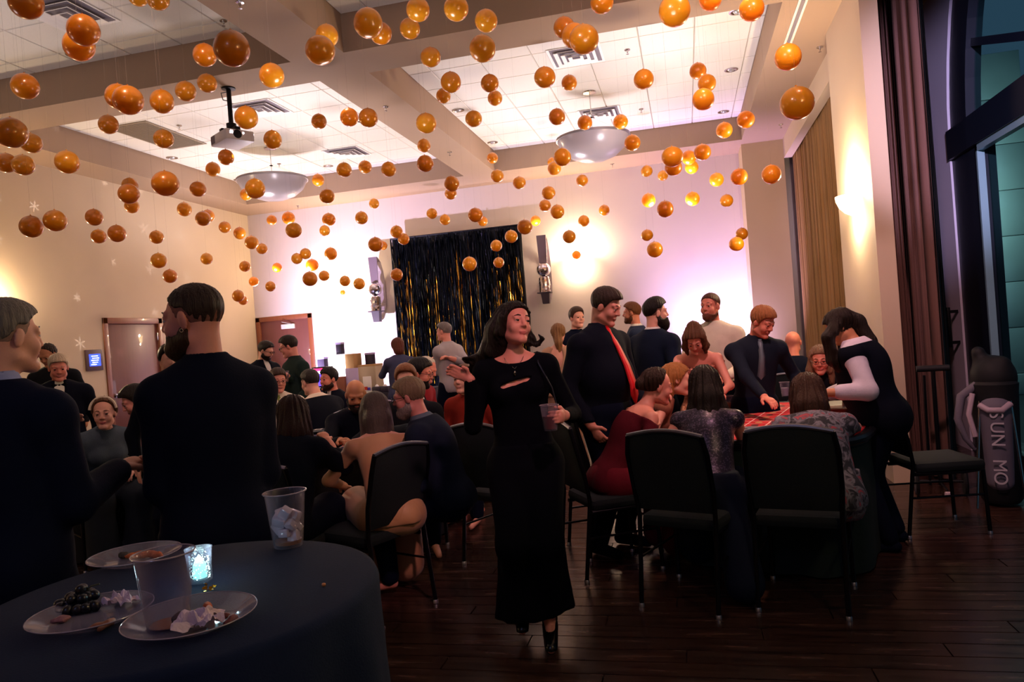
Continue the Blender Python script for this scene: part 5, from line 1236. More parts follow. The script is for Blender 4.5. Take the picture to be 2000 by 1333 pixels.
link('cloth_skirt', mesh_from('cloth_skirt', V, Fc, dkcl, True), t)
cb = mat('cardboard', '#b08a5c', .85, var=.08, scale=6); pw_ = mat('white_card', '#e2dede', .6); bkc = mat('black_card', '#2a2236', .5); lil = mat('lilac_card', '#b8a8d8', .5)
def boxat(name, label, cat, x0, x1, y0, y1, z0, z1, m, lid=None, rz=0, group=None):
    t = thing(name, label, cat, ((x0+x1)/2, (y0+y1)/2, z0), rz, group); hx, hy, hz = (x1-x0)/2, (y1-y0)/2, z1-z0
    MB().box(-hx, -hy, .0, hx, hy, hz-.004, bev=.004).build('body', m, t)
    if lid: MB().box(-hx-.004, -hy-.004, hz-.03, hx+.004, hy+.004, hz, bev=.003).build('lid', lid, t)
    return t
TZ_ = .756
def bx(px0, px1, pyt, pyb, yy, name, label, cat, m, lid=None, dp=.16, z0=None, rz=0, group=None):
    a = atY(px0, pyt, yy); b_ = atY(px1, pyb, yy); zb = max(TZ_, b_[2]) if z0 is None else z0
    return boxat(name, label, cat, a[0], b_[0], yy, yy+dp, zb, a[2], m, lid, rz, group)
b1 = bx(647, 673, 694, 760, 10.75, 'white_box', 'white box with painted-in glare standing on the registration table', 'sign', mat('white_box_glare', '#ffffff', .4, emit='#fff4ff', estr=1.1), dp=.20, z0=TZ_)  # emission put in for the up-light glare on this white box
b2 = bx(673, 692, 692, 724, 10.85, 'cardboard_box', 'tall cardboard box behind the white box', 'box', cb, dp=.30, z0=TZ_)
bx(698, 734, 714, 735, 10.9, 'cardboard_box', 'wide flat cardboard box with a lid right of the white box', 'box', mat('pale_cardboard', '#b5a488', .85), lid=cb, dp=.3, z0=TZ_)
bx(712, 727, 690, 713, 11.05, 'candle_block', 'dark square candle block on top of the wide box', 'candle block', bkc, lid=lil, dp=.14, z0=atY(712, 714, 10.9)[2])
bx(619, 634, 699, 722, 11.0, 'candle_block', 'dark square candle block left of the white box', 'candle block', bkc, lid=lil, dp=.14, z0=TZ_)
bx(655, 667, 670, 691, 10.78, 'candle_block', 'dark square candle block on top of the white box', 'candle block', bkc, lid=lil, dp=.12, z0=atY(647, 694, 10.75)[2])
bx(674, 700, 720, 740, 10.6, 'laptop', 'open laptop with a pale lilac screen on the registration table', 'laptop', lil, dp=.02, z0=TZ_)
bx(652, 673, 737, 752, 10.56, 'small_parcel', 'small brown parcel on the front of the registration table', 'parcel', mat('parcel_brown', '#8a5240', .7), dp=.15, z0=TZ_)
fr_ = bx(708, 725, 736, 752, 10.54, 'framed_print', 'white framed print with a red and blue emblem on the registration table', 'picture', pw_, dp=.02, z0=TZ_)
MB().box(-.045, -.018, .05, .005, -.012, .10).build('red_mark', mat('print_red', '#c83a2c', .5), fr_); MB().box(0, -.018, .045, .05, -.012, .085).build('blue_mark', mat('print_blue', '#4a3ac0', .5), fr_)
for k, (px, lb) in enumerate(((736, 'left black headphone case by the blue dress'), (752, 'right black headphone case by the blue dress'))):
    p = atY(px, 752, 10.6); t = thing('camera_case', 'black rounded camera case with white dome on the registration table, %s' % ('left of the pair' if k == 0 else 'right of the pair'), 'case', (p[0], 10.6, TZ_))
    MB().box(-.07, -.05, 0, .07, .05, .09, bev=.02).build('case', bkc, t); MB().lathe([(.03, .0), (.026, .02), (.012, .03), (.0001, .032)], (0, 0, .088), 14).build('dome', pw_, t)
# floor stand up-lights
for k, (x, y) in enumerate(((-6.72, 10.1), (.62, 12.25), (-4.0, 12.2))):
    t = thing('uplight', ('round up-light on a short stand left of the registration table', 'round floor up-light near the corner pilaster', 'round floor up-light in front of the tinsel curtain')[k], 'stage light', (x, y, .30 if k == 0 else 0))
    if k == 0: MB().tube([(0, 0, -.30), (0, 0, .06)], .02, 8).build('stand_pole', dk, t); MB().lathe([(.14, -.30), (.13, -.28), (.0001, -.27)], (0, 0, 0), 20).build('stand_base', dk, t)
    MB().lathe([(.09, .06), (.10, .08), (.10, .16), (.085, .17), (.085, .155), (.0001, .155)], (0, 0, 0), 20).build('housing', dk, t); MB().box(-.11, -.02, 0, .11, .02, .07).build('yoke', dk, t)
    MB().lathe([(.08, .158), (.0001, .160)], (0, 0, 0), 20).build('lens', mat('uplight_lens', '#e0c0ff', .3, emit='#d8b0ff', estr=14), t)
# presentation screen left of the dark suit man
a = atY(611, 721, 9.2); b_ = atY(648, 753, 9.2); cx, cz = (a[0]+b_[0])/2, (a[2]+b_[2])/2; hw_, hh_ = (b_[0]-a[0])/2, (a[2]-b_[2])/2
t = thing('display_screen', 'lit screen with red header and white letters on purple behind the seated dealers', 'screen', (cx, 9.2, 0), 0)
MB().box(-hw_-.02, -.0, cz-hh_-.02, hw_+.02, .04, cz+hh_+.02, bev=.006).build('bezel', dk, t)
MB().box(-hw_, -.006, cz-hh_, hw_, .0, cz+hh_).build('display', mat('purple_display', '#3a2ac0', .3, emit='#4a34e0', estr=1.6), t)
MB().box(-hw_, -.010, cz+hh_*.72, hw_, -.005, cz+hh_).build('red_header', mat('red_display', '#e02050', .3, emit='#f02858', estr=1.8), t)
MB().box(-hw_, -.010, cz+hh_*.38, hw_, -.005, cz+hh_*.70).build('white_strip', mat('white_display', '#ffffff', .3, emit='#efe4ff', estr=1.8), t)
[textmesh(c_, hh_*.9, 'letter', mat('white_display', '#ffffff'), t, ((i_-1)*hh_*.62, -.010, cz-hh_*.22), (PI/2, 0, 0), bold=True) for i_, c_ in enumerate('TIC')]
MB().tube([(0, .02, .02), (0, .02, cz-hh_)], .02, 8).build('stand', dk, t); MB().box(-.2, -.12, 0, .2, .16, .02).build('foot', dk, t)
# ------------------------------------------------------------------ gaming tables
def skirt(t, rx, ry, z, m, n=96, am=.02, a0=0, name='table_skirt', p=2.0):
    V = []; Fc = []
    for i in range(n):
        a = 2*PI*i/n; c, s_ = math.cos(a), math.sin(a); e = (abs(c)**p+abs(s_)**p)**(-1/p)
        for zz, f_ in ((z-.03, 0), (z*.5, .6), (.015, 1)):
            d_ = 1+am*f_*(1+math.sin(a*n/6)); V.append((rx*c*e*d_, ry*s_*e*d_, zz))
    for i in range(n):
        j = (i+1) % n
        for k in (0, 1): Fc.append((i*3+k, j*3+k, j*3+k+1, i*3+k+1))
    link(name, mesh_from(name, V, Fc, m, True), t)
def supell(mb, rx, ry, z0, z1, n=72, p=2.0, in_=0.0):
    V = []; 
    for z in (z0, z1):
        for i in range(n):
            a = 2*PI*i/n; c, s_ = math.cos(a), math.sin(a); e = (abs(c)**p+abs(s_)**p)**(-1/p); V.append(((rx-in_)*c*e, (ry-in_)*s_*e, z))
    Fc = [tuple(range(n-1, -1, -1)), tuple(range(n, 2*n))]+[(i, (i+1) % n, n+(i+1) % n, n+i) for i in range(n)]
    mb.raw(V, Fc); return mb
redf = mat('red_felt', '#b80f1e', .85, var=.08, scale=60, bump=.2, bscale=400); purf = mat('purple_felt', '#2c2858', .85, var=.08, scale=60); railm = mat('black_rail', '#101016', .35, coat=.4); goldp = mat('felt_print_gold', '#b08a58', .7); whp = mat('felt_print_white', '#e8ccc0', .7); blp = mat('felt_print_black', '#1c1010', .7); trimm = mat('rail_trim', '#c8c8d8', .3, .6)
GZ = .76
RT = thing('roulette_table', 'red felt roulette table with printed betting grid on the right', 'table', (.60, 5.28, 0), R(-16))
mb = MB(); supell(mb, .56, .98, GZ-.05, GZ-.004, p=5); mb.build('tabletop', railm, RT)
mb = MB(); supell(mb, .52, .94, GZ-.004, GZ, p=5); mb.build('felt', redf, RT)
skirt(RT, .54, .96, GZ-.01, mat('green_black_skirt', '#0e1f1e', .85), p=5)
mb = MB(); n = 72; pts = []
for i in range(n): a = 2*PI*i/n; c, s_ = math.cos(a), math.sin(a); e = (abs(c)**5+abs(s_)**5)**(-.2); pts.append((.555*c*e, .975*s_*e, GZ-.02))
mb.tube(pts, .025, 8, closed=True); mb.build('padded_rail', railm, RT)
mb = MB(); z = GZ+.0008
for k in range(4): x = -.46+k*.13; mb.box(x, -.80, GZ-.001, x+.008, .75, z)
for k in range(13): y = -.80+k*.129; mb.box(-.46, y, GZ-.001, -.07, y+.007, z)
for x in (.04, .16): mb.box(x, -.80, GZ-.001, x+.008, .75, z)
for k in range(4): y = -.80+k*.516; mb.box(-.07, y, GZ-.001, .16, y+.007, z)
mb.build('betting_grid_line', whp, RT, kind='stuff')
for i in range(3):
    for j in range(12):
        mb = MB(); mb.lathe([(.024, 0), (.024, .0006), (.0001, .0006)], (0, 0, 0), 14); o = mb.build('number_oval', blp if (i+j) % 2 else goldp, RT); o.location = (-.395+i*.13, -.735+j*.129, GZ); o.scale = (1, 1.3, 1)
def flatthing(name, label, cat, px, py, sx, sy, m, z=GZ, rz=0, h=.002, group=None, part='sheet', mark=None):
    p = atZ(px, py, z); t = thing(name, label, cat, (p[0], p[1], z+.001), rz, group); MB().box(-sx/2, -sy/2, 0, sx/2, sy/2, h, bev=.0005 if h < .003 else .002).build(part, m, t)
    if mark: MB().box(-sx*.3, -sy*.3, h, sx*.3, sy*.3, h+.0006).build('print', mark, t)
    return t
tanp = mat('tan_placard', '#c8b08a', .6)
flatthing('bet_placard', 'tan placard at the near end of the red felt table', 'card', 1505, 856, .16, .20, tanp, rz=.4, mark=mat('placard_print', '#8a7c62', .6))
flatthing('bet_placard', 'pale placard on the red felt beside the leaning hand', 'card', 1497, 791, .16, .22, tanp, rz=.3, mark=mat('placard_print', '#8a7c62', .6))
flatthing('wooden_marker', 'orange wooden marker at the left edge of the red felt table', 'marker', 1447, 797, .16, .07, mat('orange_wood', '#d88a34', .5), h=.012, part='block')
p = atZ(1468, 840, GZ); t = thing('chip_dish', 'small grey oval dish on the printed grid of the red table', 'dish', (p[0], p[1], GZ+.001)); MB().lathe([(.03, 0), (.05, .006), (.052, .014), (.046, .014), (.03, .006), (.0001, .006)], (0, 0, 0), 20).build('dish', mat('grey_plastic', '#56606c', .3), t)
for k, (px, py, lb) in enumerate(((1423, 806, 'clear cup of amber drink on the red table by the sequin gown'), (1452, 793, 'dark tumbler right of the amber cup on the red table'), (1534, 775, 'pale cup in front of the man with the grey tie'))):
    p = atZ(px, py, GZ); cup((p[0], p[1], GZ+.001), fill=.6, drink=(amber, darkdrink, icem)[k], label=lb, n=20, h=.125)
# roulette wheel and chips by the dealer
p = atZ(1650, 812, GZ); t = thing('roulette', 'dark wooden roulette wheel partly hidden beside the dealer', 'roulette wheel', (p[0], p[1], GZ+.001))
MB().lathe([(.20, 0), (.24, .03), (.245, .07), (.225, .075), (.15, .04), (.0001, .035)], (0, 0, 0), 40).build('bowl', mat('wheel_wood', '#3a1f14', .3, coat=.5), t)
MB().lathe([(.15, .045), (.15, .052), (.03, .06), (.0001, .06)], (0, 0, 0), 32).build('rotor', mat('wheel_rotor', '#5a1a18', .3), t); MB().lathe([(.012, .06), (.010, .11), (.022, .12), (.0001, .14)], (0, 0, 0), 14).build('spindle', chrome, t)
for k, (px, py, n_, c, lb) in enumerate(((1697, 806, 6, '#e0762c', 'stack of orange chips beside the dealer'), (1700, 812, 3, '#8a2a20', 'low stack of red chips in front of the orange chips'), (1686, 812, 5, '#a88a98', 'stack of mauve chips left of the orange chips'))):
    p = atZ(px, py, GZ); t = thing('chip_stack', lb, 'chips', (p[0], p[1], GZ+.001)); cm = mat('chip'+c.strip('#'), c, .4)
    me0 = None
    for i in range(n_):
        if me0 is None: o = MB().lathe([(.018, 0), (.0195, .0008), (.0195, .0026), (.018, .0034), (.0001, .0034)], (0, 0, 0), 18).build('chip', cm, t); me0 = o.data
        else: o = link('chip', me0, t)
        o.location = (random.uniform(-.001, .001), random.uniform(-.001, .001), i*.0035)
# left card table
LT = thing('card_table', 'purple felt card table with orange arc in front of the bald bearded man', 'table', (-2.78, 5.12, 0), R(8))
mb = MB(); supell(mb, .92, .80, GZ-.05, GZ-.004, p=2.4); mb.build('tabletop', railm, LT)
mb = MB(); supell(mb, .86, .74, GZ-.004, GZ, p=2.4); mb.build('felt', purf, LT); skirt(LT, .88, .76, GZ-.01, mat('black_skirt', '#0c0e14', .85), p=2.4)
pts = []; pt2 = []
for i in range(72): a = 2*PI*i/72; c, s_ = math.cos(a), math.sin(a); e = (abs(c)**2.4+abs(s_)**2.4)**(-1/2.4); pts.append((.915*c*e, .795*s_*e, GZ-.02)); pt2.append((.93*c*e, .81*s_*e, GZ-.004))
MB().tube(pts, .024, 8, closed=True).build('padded_rail', railm, LT); MB().tube(pt2, .006, 6, closed=True).build('rail_trim', trimm, LT)
orp = mat('felt_print_orange', '#e8722c', .7); V = []; Fc = []
for i in range(33):
    a = -PI*.92+PI*.84*i/32
    for r_ in (.80, .88): V.append((.86*r_*math.cos(a), .74*r_*math.sin(a), GZ+.0008))
    if i: Fc.append((2*i-2, 2*i, 2*i+1, 2*i-1))
link('orange_arc', mesh_from('orange_arc', V, Fc, orp), LT)
for k in range(5):
    a = -PI*.85+PI*.7*k/4; V = []; Fc = []
    for i in range(20): b_ = 2*PI*i/20; V += [(.86*.62*math.cos(a)+.07*math.cos(b_), .74*.62*math.sin(a)+.07*math.sin(b_), GZ+.0008), (.86*.62*math.cos(a)+.062*math.cos(b_), .74*.62*math.sin(a)+.062*math.sin(b_), GZ+.0008)]
    for i in range(20): j = (i+1) % 20; Fc.append((2*i, 2*j, 2*j+1, 2*i+1))
    link('bet_circle', mesh_from('bet_circle', V, Fc, whp), LT)
CARDX = [640, 652, 664, 682, 690, 672, 655, 684, 622]; CARDR = [sorted(CARDX).index(v_) for v_ in CARDX]
cardm = mat('playing_card', '#e6dede', .4)
for k, (px, py, rz) in enumerate(((640, 858, .3), (652, 862, .5), (664, 858, .2), (682, 864, -.2), (690, 870, .1), (672, 872, .6), (655, 878, .2), (684, 880, .4), (622, 840, .2))):
    t = flatthing('playing_card', ('first', 'second', 'third', 'fourth', 'fifth', 'sixth', 'seventh', 'eighth', 'ninth')[CARDR[k]]+' playing card from the left on the purple felt table', 'playing card', px, py, .063, .089, cardm, rz=rz, h=.0008, group='playing cards on the purple felt', mark=mat('card_pip', '#b82a30', .5) if k % 2 else mat('card_pip_black', '#201c24', .5))
    t.location.z += .0004*k
p = atZ(665, 850, GZ); cup((p[0], p[1], GZ+.001), fill=.1, drink=icem, label='tall clear cup in front of the bald bearded man', n=20, h=.13)
# back left round tables
def round_table(px, D, r, label):
    p = atD(px, 760, D); t = thing('round_table', label, 'table', (p[0], p[1], 0)); mb = MB(); supell(mb, r, r, GZ-.03, GZ-.005, n=48); mb.build('tabletop', railm, t)
    mb = MB(); supell(mb, r-.02, r-.02, GZ-.005, GZ, n=48); mb.build('felt', mat('dark_felt', '#18202c', .85), t); skirt(t, r-.02, r-.02, GZ-.01, mat('black_skirt', '#0c0e14', .85), n=72)
round_table(562, 6.55, .52, 'dark gaming table in front of the man with the green tie'); round_table(196, 5.9, .42, 'dark table in front of the young woman with the headband'); round_table(880, 6.9, .45, 'dark gaming table behind the dancing woman')
# ------------------------------------------------------------------ cocktail table in the foreground
CT = (-.885, 1.10); CZ = 1.05; CR = .335
t = thing('cocktail_table', 'tall round cocktail table under a dark cloth in the foreground', 'table', (CT[0], CT[1], 0))
clo = mat('charcoal_table_cloth', '#121e38', .9, var=.08, scale=30, spec=.2, bump=.15, bscale=300)
MB().lathe([(CR-.01, CZ-.03), (CR-.01, CZ-.004), (.0001, CZ-.004)], (0, 0, 0), 48).build('tabletop', dk, t); MB().lathe([(.03, .02), (.03, CZ-.03)], (0, 0, 0), 16).build('pole', dk, t); MB().lathe([(.25, 0), (.24, .02), (.04, .04), (.0001, .04)], (0, 0, 0), 32).build('base', dk, t)
V = []; Fc = []; n = 144; pr = [(.0001, CZ, 0), (CR*.5, CZ, 0), (CR-.012, CZ, 0), (CR-.003, CZ-.003, 0), (CR+.002, CZ-.014, 0), (CR+.006, CZ-.12, .3), (CR+.012, CZ-.4, .7), (CR+.02, CZ-.75, 1), (CR+.03, .02, 1.2)]
for r_, z_, f_ in pr:
    for i in range(n): a = 2*PI*i/n; rr = r_+.022*f_*(math.sin(a*9+.6)+.5*math.sin(a*17+2)); V.append((rr*math.cos(a), rr*math.sin(a), z_))
for j in range(len(pr)-1):
    for i in range(n): k = (i+1) % n; Fc.append((j*n+i, j*n+k, (j+1)*n+k, (j+1)*n+i))
link('table_cloth', mesh_from('table_cloth', V, Fc, clo, True), t)
def onCT(px, py): p = atZ(px, py, CZ); return (p[0], p[1], CZ+.001)
cup(onCT(564, 1068), fill=.12, drink=amber, ice=True, label='clear plastic cup full of melting ice at the back edge of the cocktail table')
cup(onCT(330, 1228), fill=.06, drink=darkdrink, label='empty clear plastic cup between the plates on the cocktail table', r1=.044)
def plate(px, py, label, r=.09):
    t = thing('plastic_plate', label, 'plate', onCT(px, py)); pr = [(.0001, .001), (r*.62, .001), (r*.70, .004), (r*.93, .014), (r, .016), (r, .0175), (r*.93, .0155), (r*.69, .0055), (r*.61, .0025), (.0001, .0025)]
    MB().lathe(pr, (0, 0, 0), 48).build('plate', clearm, t); MB().tube([(r*math.cos(q_), r*math.sin(q_), .0168) for q_ in np.linspace(0, 2*PI, 49)[:-1]], .0009, 6, closed=True).build('rim', rimm, t)
    return t
plate(265, 1098, 'clear plastic plate with crumbs behind the empty cup', .088); plate(180, 1215, 'clear plastic plate with dark fruit at the left', .090); plate(374, 1222, 'clear plastic plate with napkin and scraps at the right', .096)
def lump(name, label, cat, px, py, size, c, dz=.004, seed=1, rough=.6, k=3, em=None):
    p = onCT(px, py); rg = random.Random(seed); G = Field((-.08, -.08, -.01), (.08, .08, .07), .0035)
    for i in range(k): G.ell((rg.uniform(-.5, .5)*size[0], rg.uniform(-.5, .5)*size[1], size[2]*.5), (size[0]*rg.uniform(.4, .6), size[1]*rg.uniform(.4, .6), size[2]*rg.uniform(.45, .6)), rotm('z', rg.uniform(0, 3)), k=.004, wob=lambda X, Y, Z: .0015*np.sin(X*260+seed)*np.sin(Y*240+Z*100))
    G.keep(lambda X, Y, Z: -Z+0*X+0*Y)
    m_ = mat(name+c.strip('#'), c, rough, var=.2, scale=60, bump=.3, bscale=150); o = link(name, G.mesh(name, m_)); o.location = (p[0], p[1], CZ+dz); tag(o, label, cat); return o
p = onCT(158, 1195); t = thing('grape_cluster', 'cluster of dark grapes on the left plate', 'fruit', (p[0], p[1], CZ+.004)); gm_ = mat('dark_grape', '#0b0d1a', .3, var=.2); rg = random.Random(2); gme = None
for k in range(30):
    a, rr, lv = rg.uniform(0, 2*PI), .040*math.sqrt(rg.random()), k//14; x, y, z = rr*math.cos(a)*(1-.4*lv), rr*.8*math.sin(a)*(1-.4*lv), .0085+lv*.012
    if gme is None: o = MB().lathe([(.0001, -.0095)]+[(.0085*math.sin(q_), -.0095*math.cos(q_)) for q_ in np.linspace(.3, PI-.3, 8)]+[(.0001, .0095)], (0, 0, 0), 12).build('grape', gm_, t); gme = o.data
    else: o = link('grape', gme, t)
    o.location = (x, y, z); o.rotation_euler = (rg.uniform(0, 3), rg.uniform(0, 3), 0)
MB().tube([(0, 0, .02), (.015, .01, .035), (.03, .012, .038)], .0012, 5).build('stem', mat('grape_stem', '#4a4a2a', .7), t)
def napkin(px, py, sx, sy, h, lab, seed):
    p = onCT(px, py); rg = random.Random(seed); n = 22; ph = [rg.uniform(0, 6) for _ in range(8)]; V = []; Fc = []
    for i in range(n+1):
        for j in range(n+1):
            u, v = i/n*2-1, j/n*2-1; rr = 1-.35*abs(math.sin(3*math.atan2(v, u)+ph[0]))
            z = h*(1-.7*(u*u+v*v)/2)*(.35+.65*abs(math.sin(u*3.1+v*2.2+ph[1])*math.cos(v*3.7-u*1.6+ph[2])))+.15*h*abs(math.sin(u*9+ph[3]+v*4))+.0015
            V.append((u*sx*rr+.15*sx*math.sin(v*4+ph[4]), v*sy*rr+.15*sy*math.sin(u*4+ph[5]), z))
    for i in range(n):
        for j in range(n): a = i*(n+1)+j; Fc.append((a, a+n+1, a+n+2, a+1))
    o = link('paper_napkin', mesh_from('paper_napkin', V, Fc, mat('napkin_paper', '#d2bccc', .8, bump=.1, bscale=300))); md = o.modifiers.new('thickness', 'SOLIDIFY'); md.thickness = .0006
    o.location = (p[0], p[1], CZ+.004); o.rotation_euler = (0, 0, seed); tag(o, lab, 'napkin')
napkin(238, 1192, .032, .020, .026, 'crumpled white napkin on the left plate', 3); napkin(388, 1236, .040, .028, .030, 'crumpled white napkin on the right plate', 4)
lump('melon_slice', 'orange melon slice on the back plate', 'fruit', 295, 1095, (.055, .013, .014), '#c05a28', seed=5, k=2); lump('chocolate_piece', 'dark chocolate piece on the back plate', 'chocolate', 238, 1097, (.024, .014, .014), '#1c1014', seed=6, k=2)
lump('melon_piece', 'orange melon piece on the right plate', 'fruit', 415, 1208, (.014, .022, .022), '#b04a26', seed=7, k=2); lump('salami_slice', 'dark red salami slice on the right plate', 'cold cut', 438, 1222, (.030, .012, .012), '#5a1a22', seed=8, k=2)
lump('cheese_crumb', 'pale cheese crumb pile on the right plate', 'cheese', 385, 1212, (.022, .016, .014), '#c9986a', seed=9, k=3); lump('berry_scrap', 'dark berry scrap behind the napkin on the right plate', 'fruit', 352, 1222, (.026, .018, .016), '#3a1426', seed=10, k=3)
lump('bread_crust', 'brown bread crust along the left plate rim', 'bread', 212, 1232, (.040, .012, .010), '#8a5236', seed=11, k=2); lump('meat_scrap', 'pink ham scrap on the left plate', 'cold cut', 128, 1222, (.022, .014, .010), '#8a5a60', seed=13, k=2)
lump('cracker_piece', 'small orange cracker piece alone on the dark cloth', 'cracker', 633, 1148, (.0095, .005, .005), '#c07a4a', dz=.001, seed=12, k=2)
p = onCT(392, 1138); t = thing('led_candle', 'small glowing cut-glass votive with blue-white light', 'candle', p)
gl_ = mat('votive_glow', '#b8f0f0', .3, emit='#8fe8e8', estr=.5); MB().lathe([(.017, 0), (.021, .004), (.0205, .03), (.023, .058), (.024, .062), (.0215, .062), (.019, .03), (.016, .006), (.0001, .006)], (0, 0, 0), 24).build('glass', clearm, t)
mb = MB(); rg = random.Random(3)
for k in range(220): a, z = rg.uniform(0, 2*PI), rg.uniform(.006, .05); r_ = .0165; h_ = rg.uniform(.0003, .0008); mb.box(r_*math.cos(a)-h_, r_*math.sin(a)-h_, z, r_*math.cos(a)+h_, r_*math.sin(a)+h_, z+h_*2)
mb.build('glitter', mat('votive_glitter', '#e0ffff', .3, emit='#c8fff8', estr=1.2), t, kind='stuff'); MB().lathe([(.012, .008), (.012, .03), (.006, .042), (.0001, .05)], (0, 0, 0), 16).build('light', gl_, t)
lamp('POINT', 'votive_light', (p[0], p[1], p[2]+.05), .12, (.6, 1, .95), .01)
gc = mat('gold_confetti', '#e8b020', .25, .9)
mb = MB(); rg = random.Random(9); c0 = onCT(412, 1156)
for k in range(14):
    x, y, z = rg.uniform(-.010, .012), rg.uniform(-.008, .012), rg.uniform(.001, .012); s_ = .0022; mb.box(x-s_, y-s_, z, x+s_, y+s_, z+.0006, rot=Matrix.Rotation(rg.uniform(-1, 1), 3, 'X'))
o = mb.build('gold_confetti', gc); o.location = c0; tag(o, 'pinch of gold confetti beside the glowing votive', 'confetti', kind='stuff')
# ------------------------------------------------------------------ golf bag and trolley at the right
p = atZ(1958, 985, 0); gx, gy = p[0], p[1]; t = thing('golf_bag', 'grey and black golf bag with white lettering standing by the window', 'golf bag', (gx, gy, 0), R(-20))
gk = mat('bag_black', '#0d0e14', .7); gg = mat('bag_grey', '#6c6676', .7, var=.1); gw = mat('bag_white', '#b9a4b4', .6)
MB().lathe([(.11, .02), (.13, .05), (.135, .45), (.145, .80), (.15, .86), (.13, .88)], (0, 0, 0), 28).build('body', gk, t)
G = Field((-.25, -.28, .70), (.25, .25, 1.16), .012); G.ell((0, .02, .90), (.145, .14, .16), k=.02); G.cap((-.05, .03, .95), (-.08, .03, 1.08), .06, .045, .03); G.cap((.04, -.02, .92), (.06, -.02, 1.0), .08, .05, .03); link('club_hood', G.mesh('club_hood', gk), t)
G = Field((-.2, -.25, .02), (.2, .1, .85), .012); G.cap((0, -.08, .18), (0, -.10, .70), .075, .085, .02, flat=(np.array([1., 0, 0]), 1.15)); link('front_pocket', G.mesh('front_pocket', gg), t)
MB().tube([(-.09, -.14, .72), (-.04, -.185, .69), (.04, -.185, .69), (.09, -.14, .73)], .022, 10).build('pocket_trim', gw, t)
MB().tube([(-.10, -.06, .86), (-.20, -.08, .78), (-.23, -.10, .62), (-.19, -.10, .48), (-.14, -.06, .40)], [.028, .03, .026, .02, .016], 10).build('shoulder_strap', gg, t)
MB().tube([(-.13, -.10, .80), (-.16, -.14, .66), (-.13, -.13, .50)], .018, 8).build('strap_pad', gw, t)
[textmesh(c_, .115, 'letter', mat('letter_white', '#c8c0cc', .5), t, (.0, -.188, .66-.088*i_), (PI/2, PI/2, 0), ext=.002) for i_, c_ in enumerate('SUN MO') if c_ != ' ']
for sx in (-.09, .09): MB().tube([(sx, -.10, .75), (sx*1.6, -.26, .02)], .008, 8).build('stand_leg', chrome, t)
t = thing('push_trolley', 'black T-handled trolley stand left of the golf bag', 'trolley', (gx-.30, gy+.30, 0), R(-10)); hz = atY(1912, 714, gy+.3)[2]
MB().tube([(0, 0, .08), (0, -.03, hz)], .016, 10).build('pole', dk, t); MB().tube([(-.11, -.03, hz), (.11, -.03, hz)], .024, 12).build('grip', gk, t); MB().tube([(-.07, 0, .08), (-.06, -.02, hz-.05)], .010, 8).build('side_rail', dk, t)
for sx in (-.16, .16): MB().lathe([(.10, -.012), (.11, 0), (.10, .012), (.02, .012), (.02, -.012)], (sx, 0, .11), 24, 'x', closed=True).build('wheel', gk, t)
MB().tube([(-.16, 0, .11), (.16, 0, .11)], .01, 8).build('axle', dk, t); MB().lathe([(.02, -.01), (.024, .0), (.02, .02), (.0001, .024)], (.02, -.20, .05), 12).build('front_castor', gw, t); MB().tube([(0, 0, .1), (.02, -.2, .08)], .008, 6).build('front_tube', dk, t)
p = atZ(1860, 895, .45); chair(p[0]-.12, p[1]+.0, R(-80), 'empty black banquet chair between the dealer and the golf bag')
# ------------------------------------------------------------------ hanging orange balloons
BL = []
def add(zl, sc_, ox, oy):
    for x, y, d in zl:
        X, Y, Dd = ox+x/sc_, oy+y/sc_, d/sc_
        if all((X-b[0])**2+(Y-b[1])**2 > (6.5)**2 or abs(Dd-b[2]) > 10 for b in BL): BL.append((X, Y, Dd))
A = [(145,15,140),(465,170,140),(440,255,135),(140,482,115),(1142,308,110),(1292,272,172),(1823,200,112),(1785,282,148),(660,540,118),(715,560,135),(903,567,112),(1035,510,97),(1155,465,92),(1515,422,122),(1373,657,115),(605,695,90),(912,775,92),(1520,780,95),(1778,678,78),(62,742,135),(175,800,88),(35,910,88),(130,922,95),(375,905,108),(1260,878,78),(1187,945,72),(1918,948,80),(1773,1005,64),(1422,1053,102),(1372,1085,62),(1823,1095,80),(922,1025,125),(1104,1055,78),(725,1035,75),(718,1082,98),(735,1150,70),(1028,1168,70),(1160,1205,65),(1132,1220,75),(1253,1268,60),(1337,1302,63),(1515,1228,52),(1608,1217,68),(1637,1285,84),(1833,1225,70),(1810,1287,58),(175,1265,100),(308,1232,102),(525,1213,80),(770,-20,90),(880,-5,100)]
Dl = [(550,463,70),(652,447,84),(873,467,68),(885,598,78),(948,685,70),(1152,588,60),(1403,497,70),(1460,532,58),(1365,630,56),(1415,715,52),(1545,637,50),(1508,742,54),(1328,795,62),(1355,820,48),(1655,587,60),(1703,560,60),(1740,623,66),(1844,560,68),(1728,700,80),(1807,683,58),(1923,712,60)]
B = [(197,130,150),(268,187,112),(475,55,118),(430,160,105),(688,48,125),(855,117,115),(1500,15,112),(1905,60,155),(1290,155,112),(1345,200,125),(1400,220,150),(835,272,140),(545,320,102),(658,460,105),(617,535,78),(875,465,95),(904,548,78),(1182,432,110),(1318,462,82),(1733,443,103),(92,655,95),(198,658,100),(521,688,108),(785,663,88),(1250,652,88),(1405,685,78),(1604,680,78),(508,813,72),(515,913,90),(1670,797,85),(1280,877,97),(1235,940,75),(1222,905,50),(62,948,80),(180,932,70),(311,945,80),(890,882,60),(663,1025,84),(657,1080,65),(917,982,70),(1040,1020,70),(1390,1007,65),(1203,1077,75),(1183,1147,65),(1252,1182,77),(1130,1232,57),(1070,1267,84),(1513,1173,58),(1399,1233,62),(1750,955,62),(1840,980,55),(1893,875,110),(1898,935,90),(1985,880,75),(1760,1118,75),(1853,1167,90),(795,1200,80),(835,1235,55),(552,1192,60),(625,1226,60),(230,1136,54),(160,1216,70)]
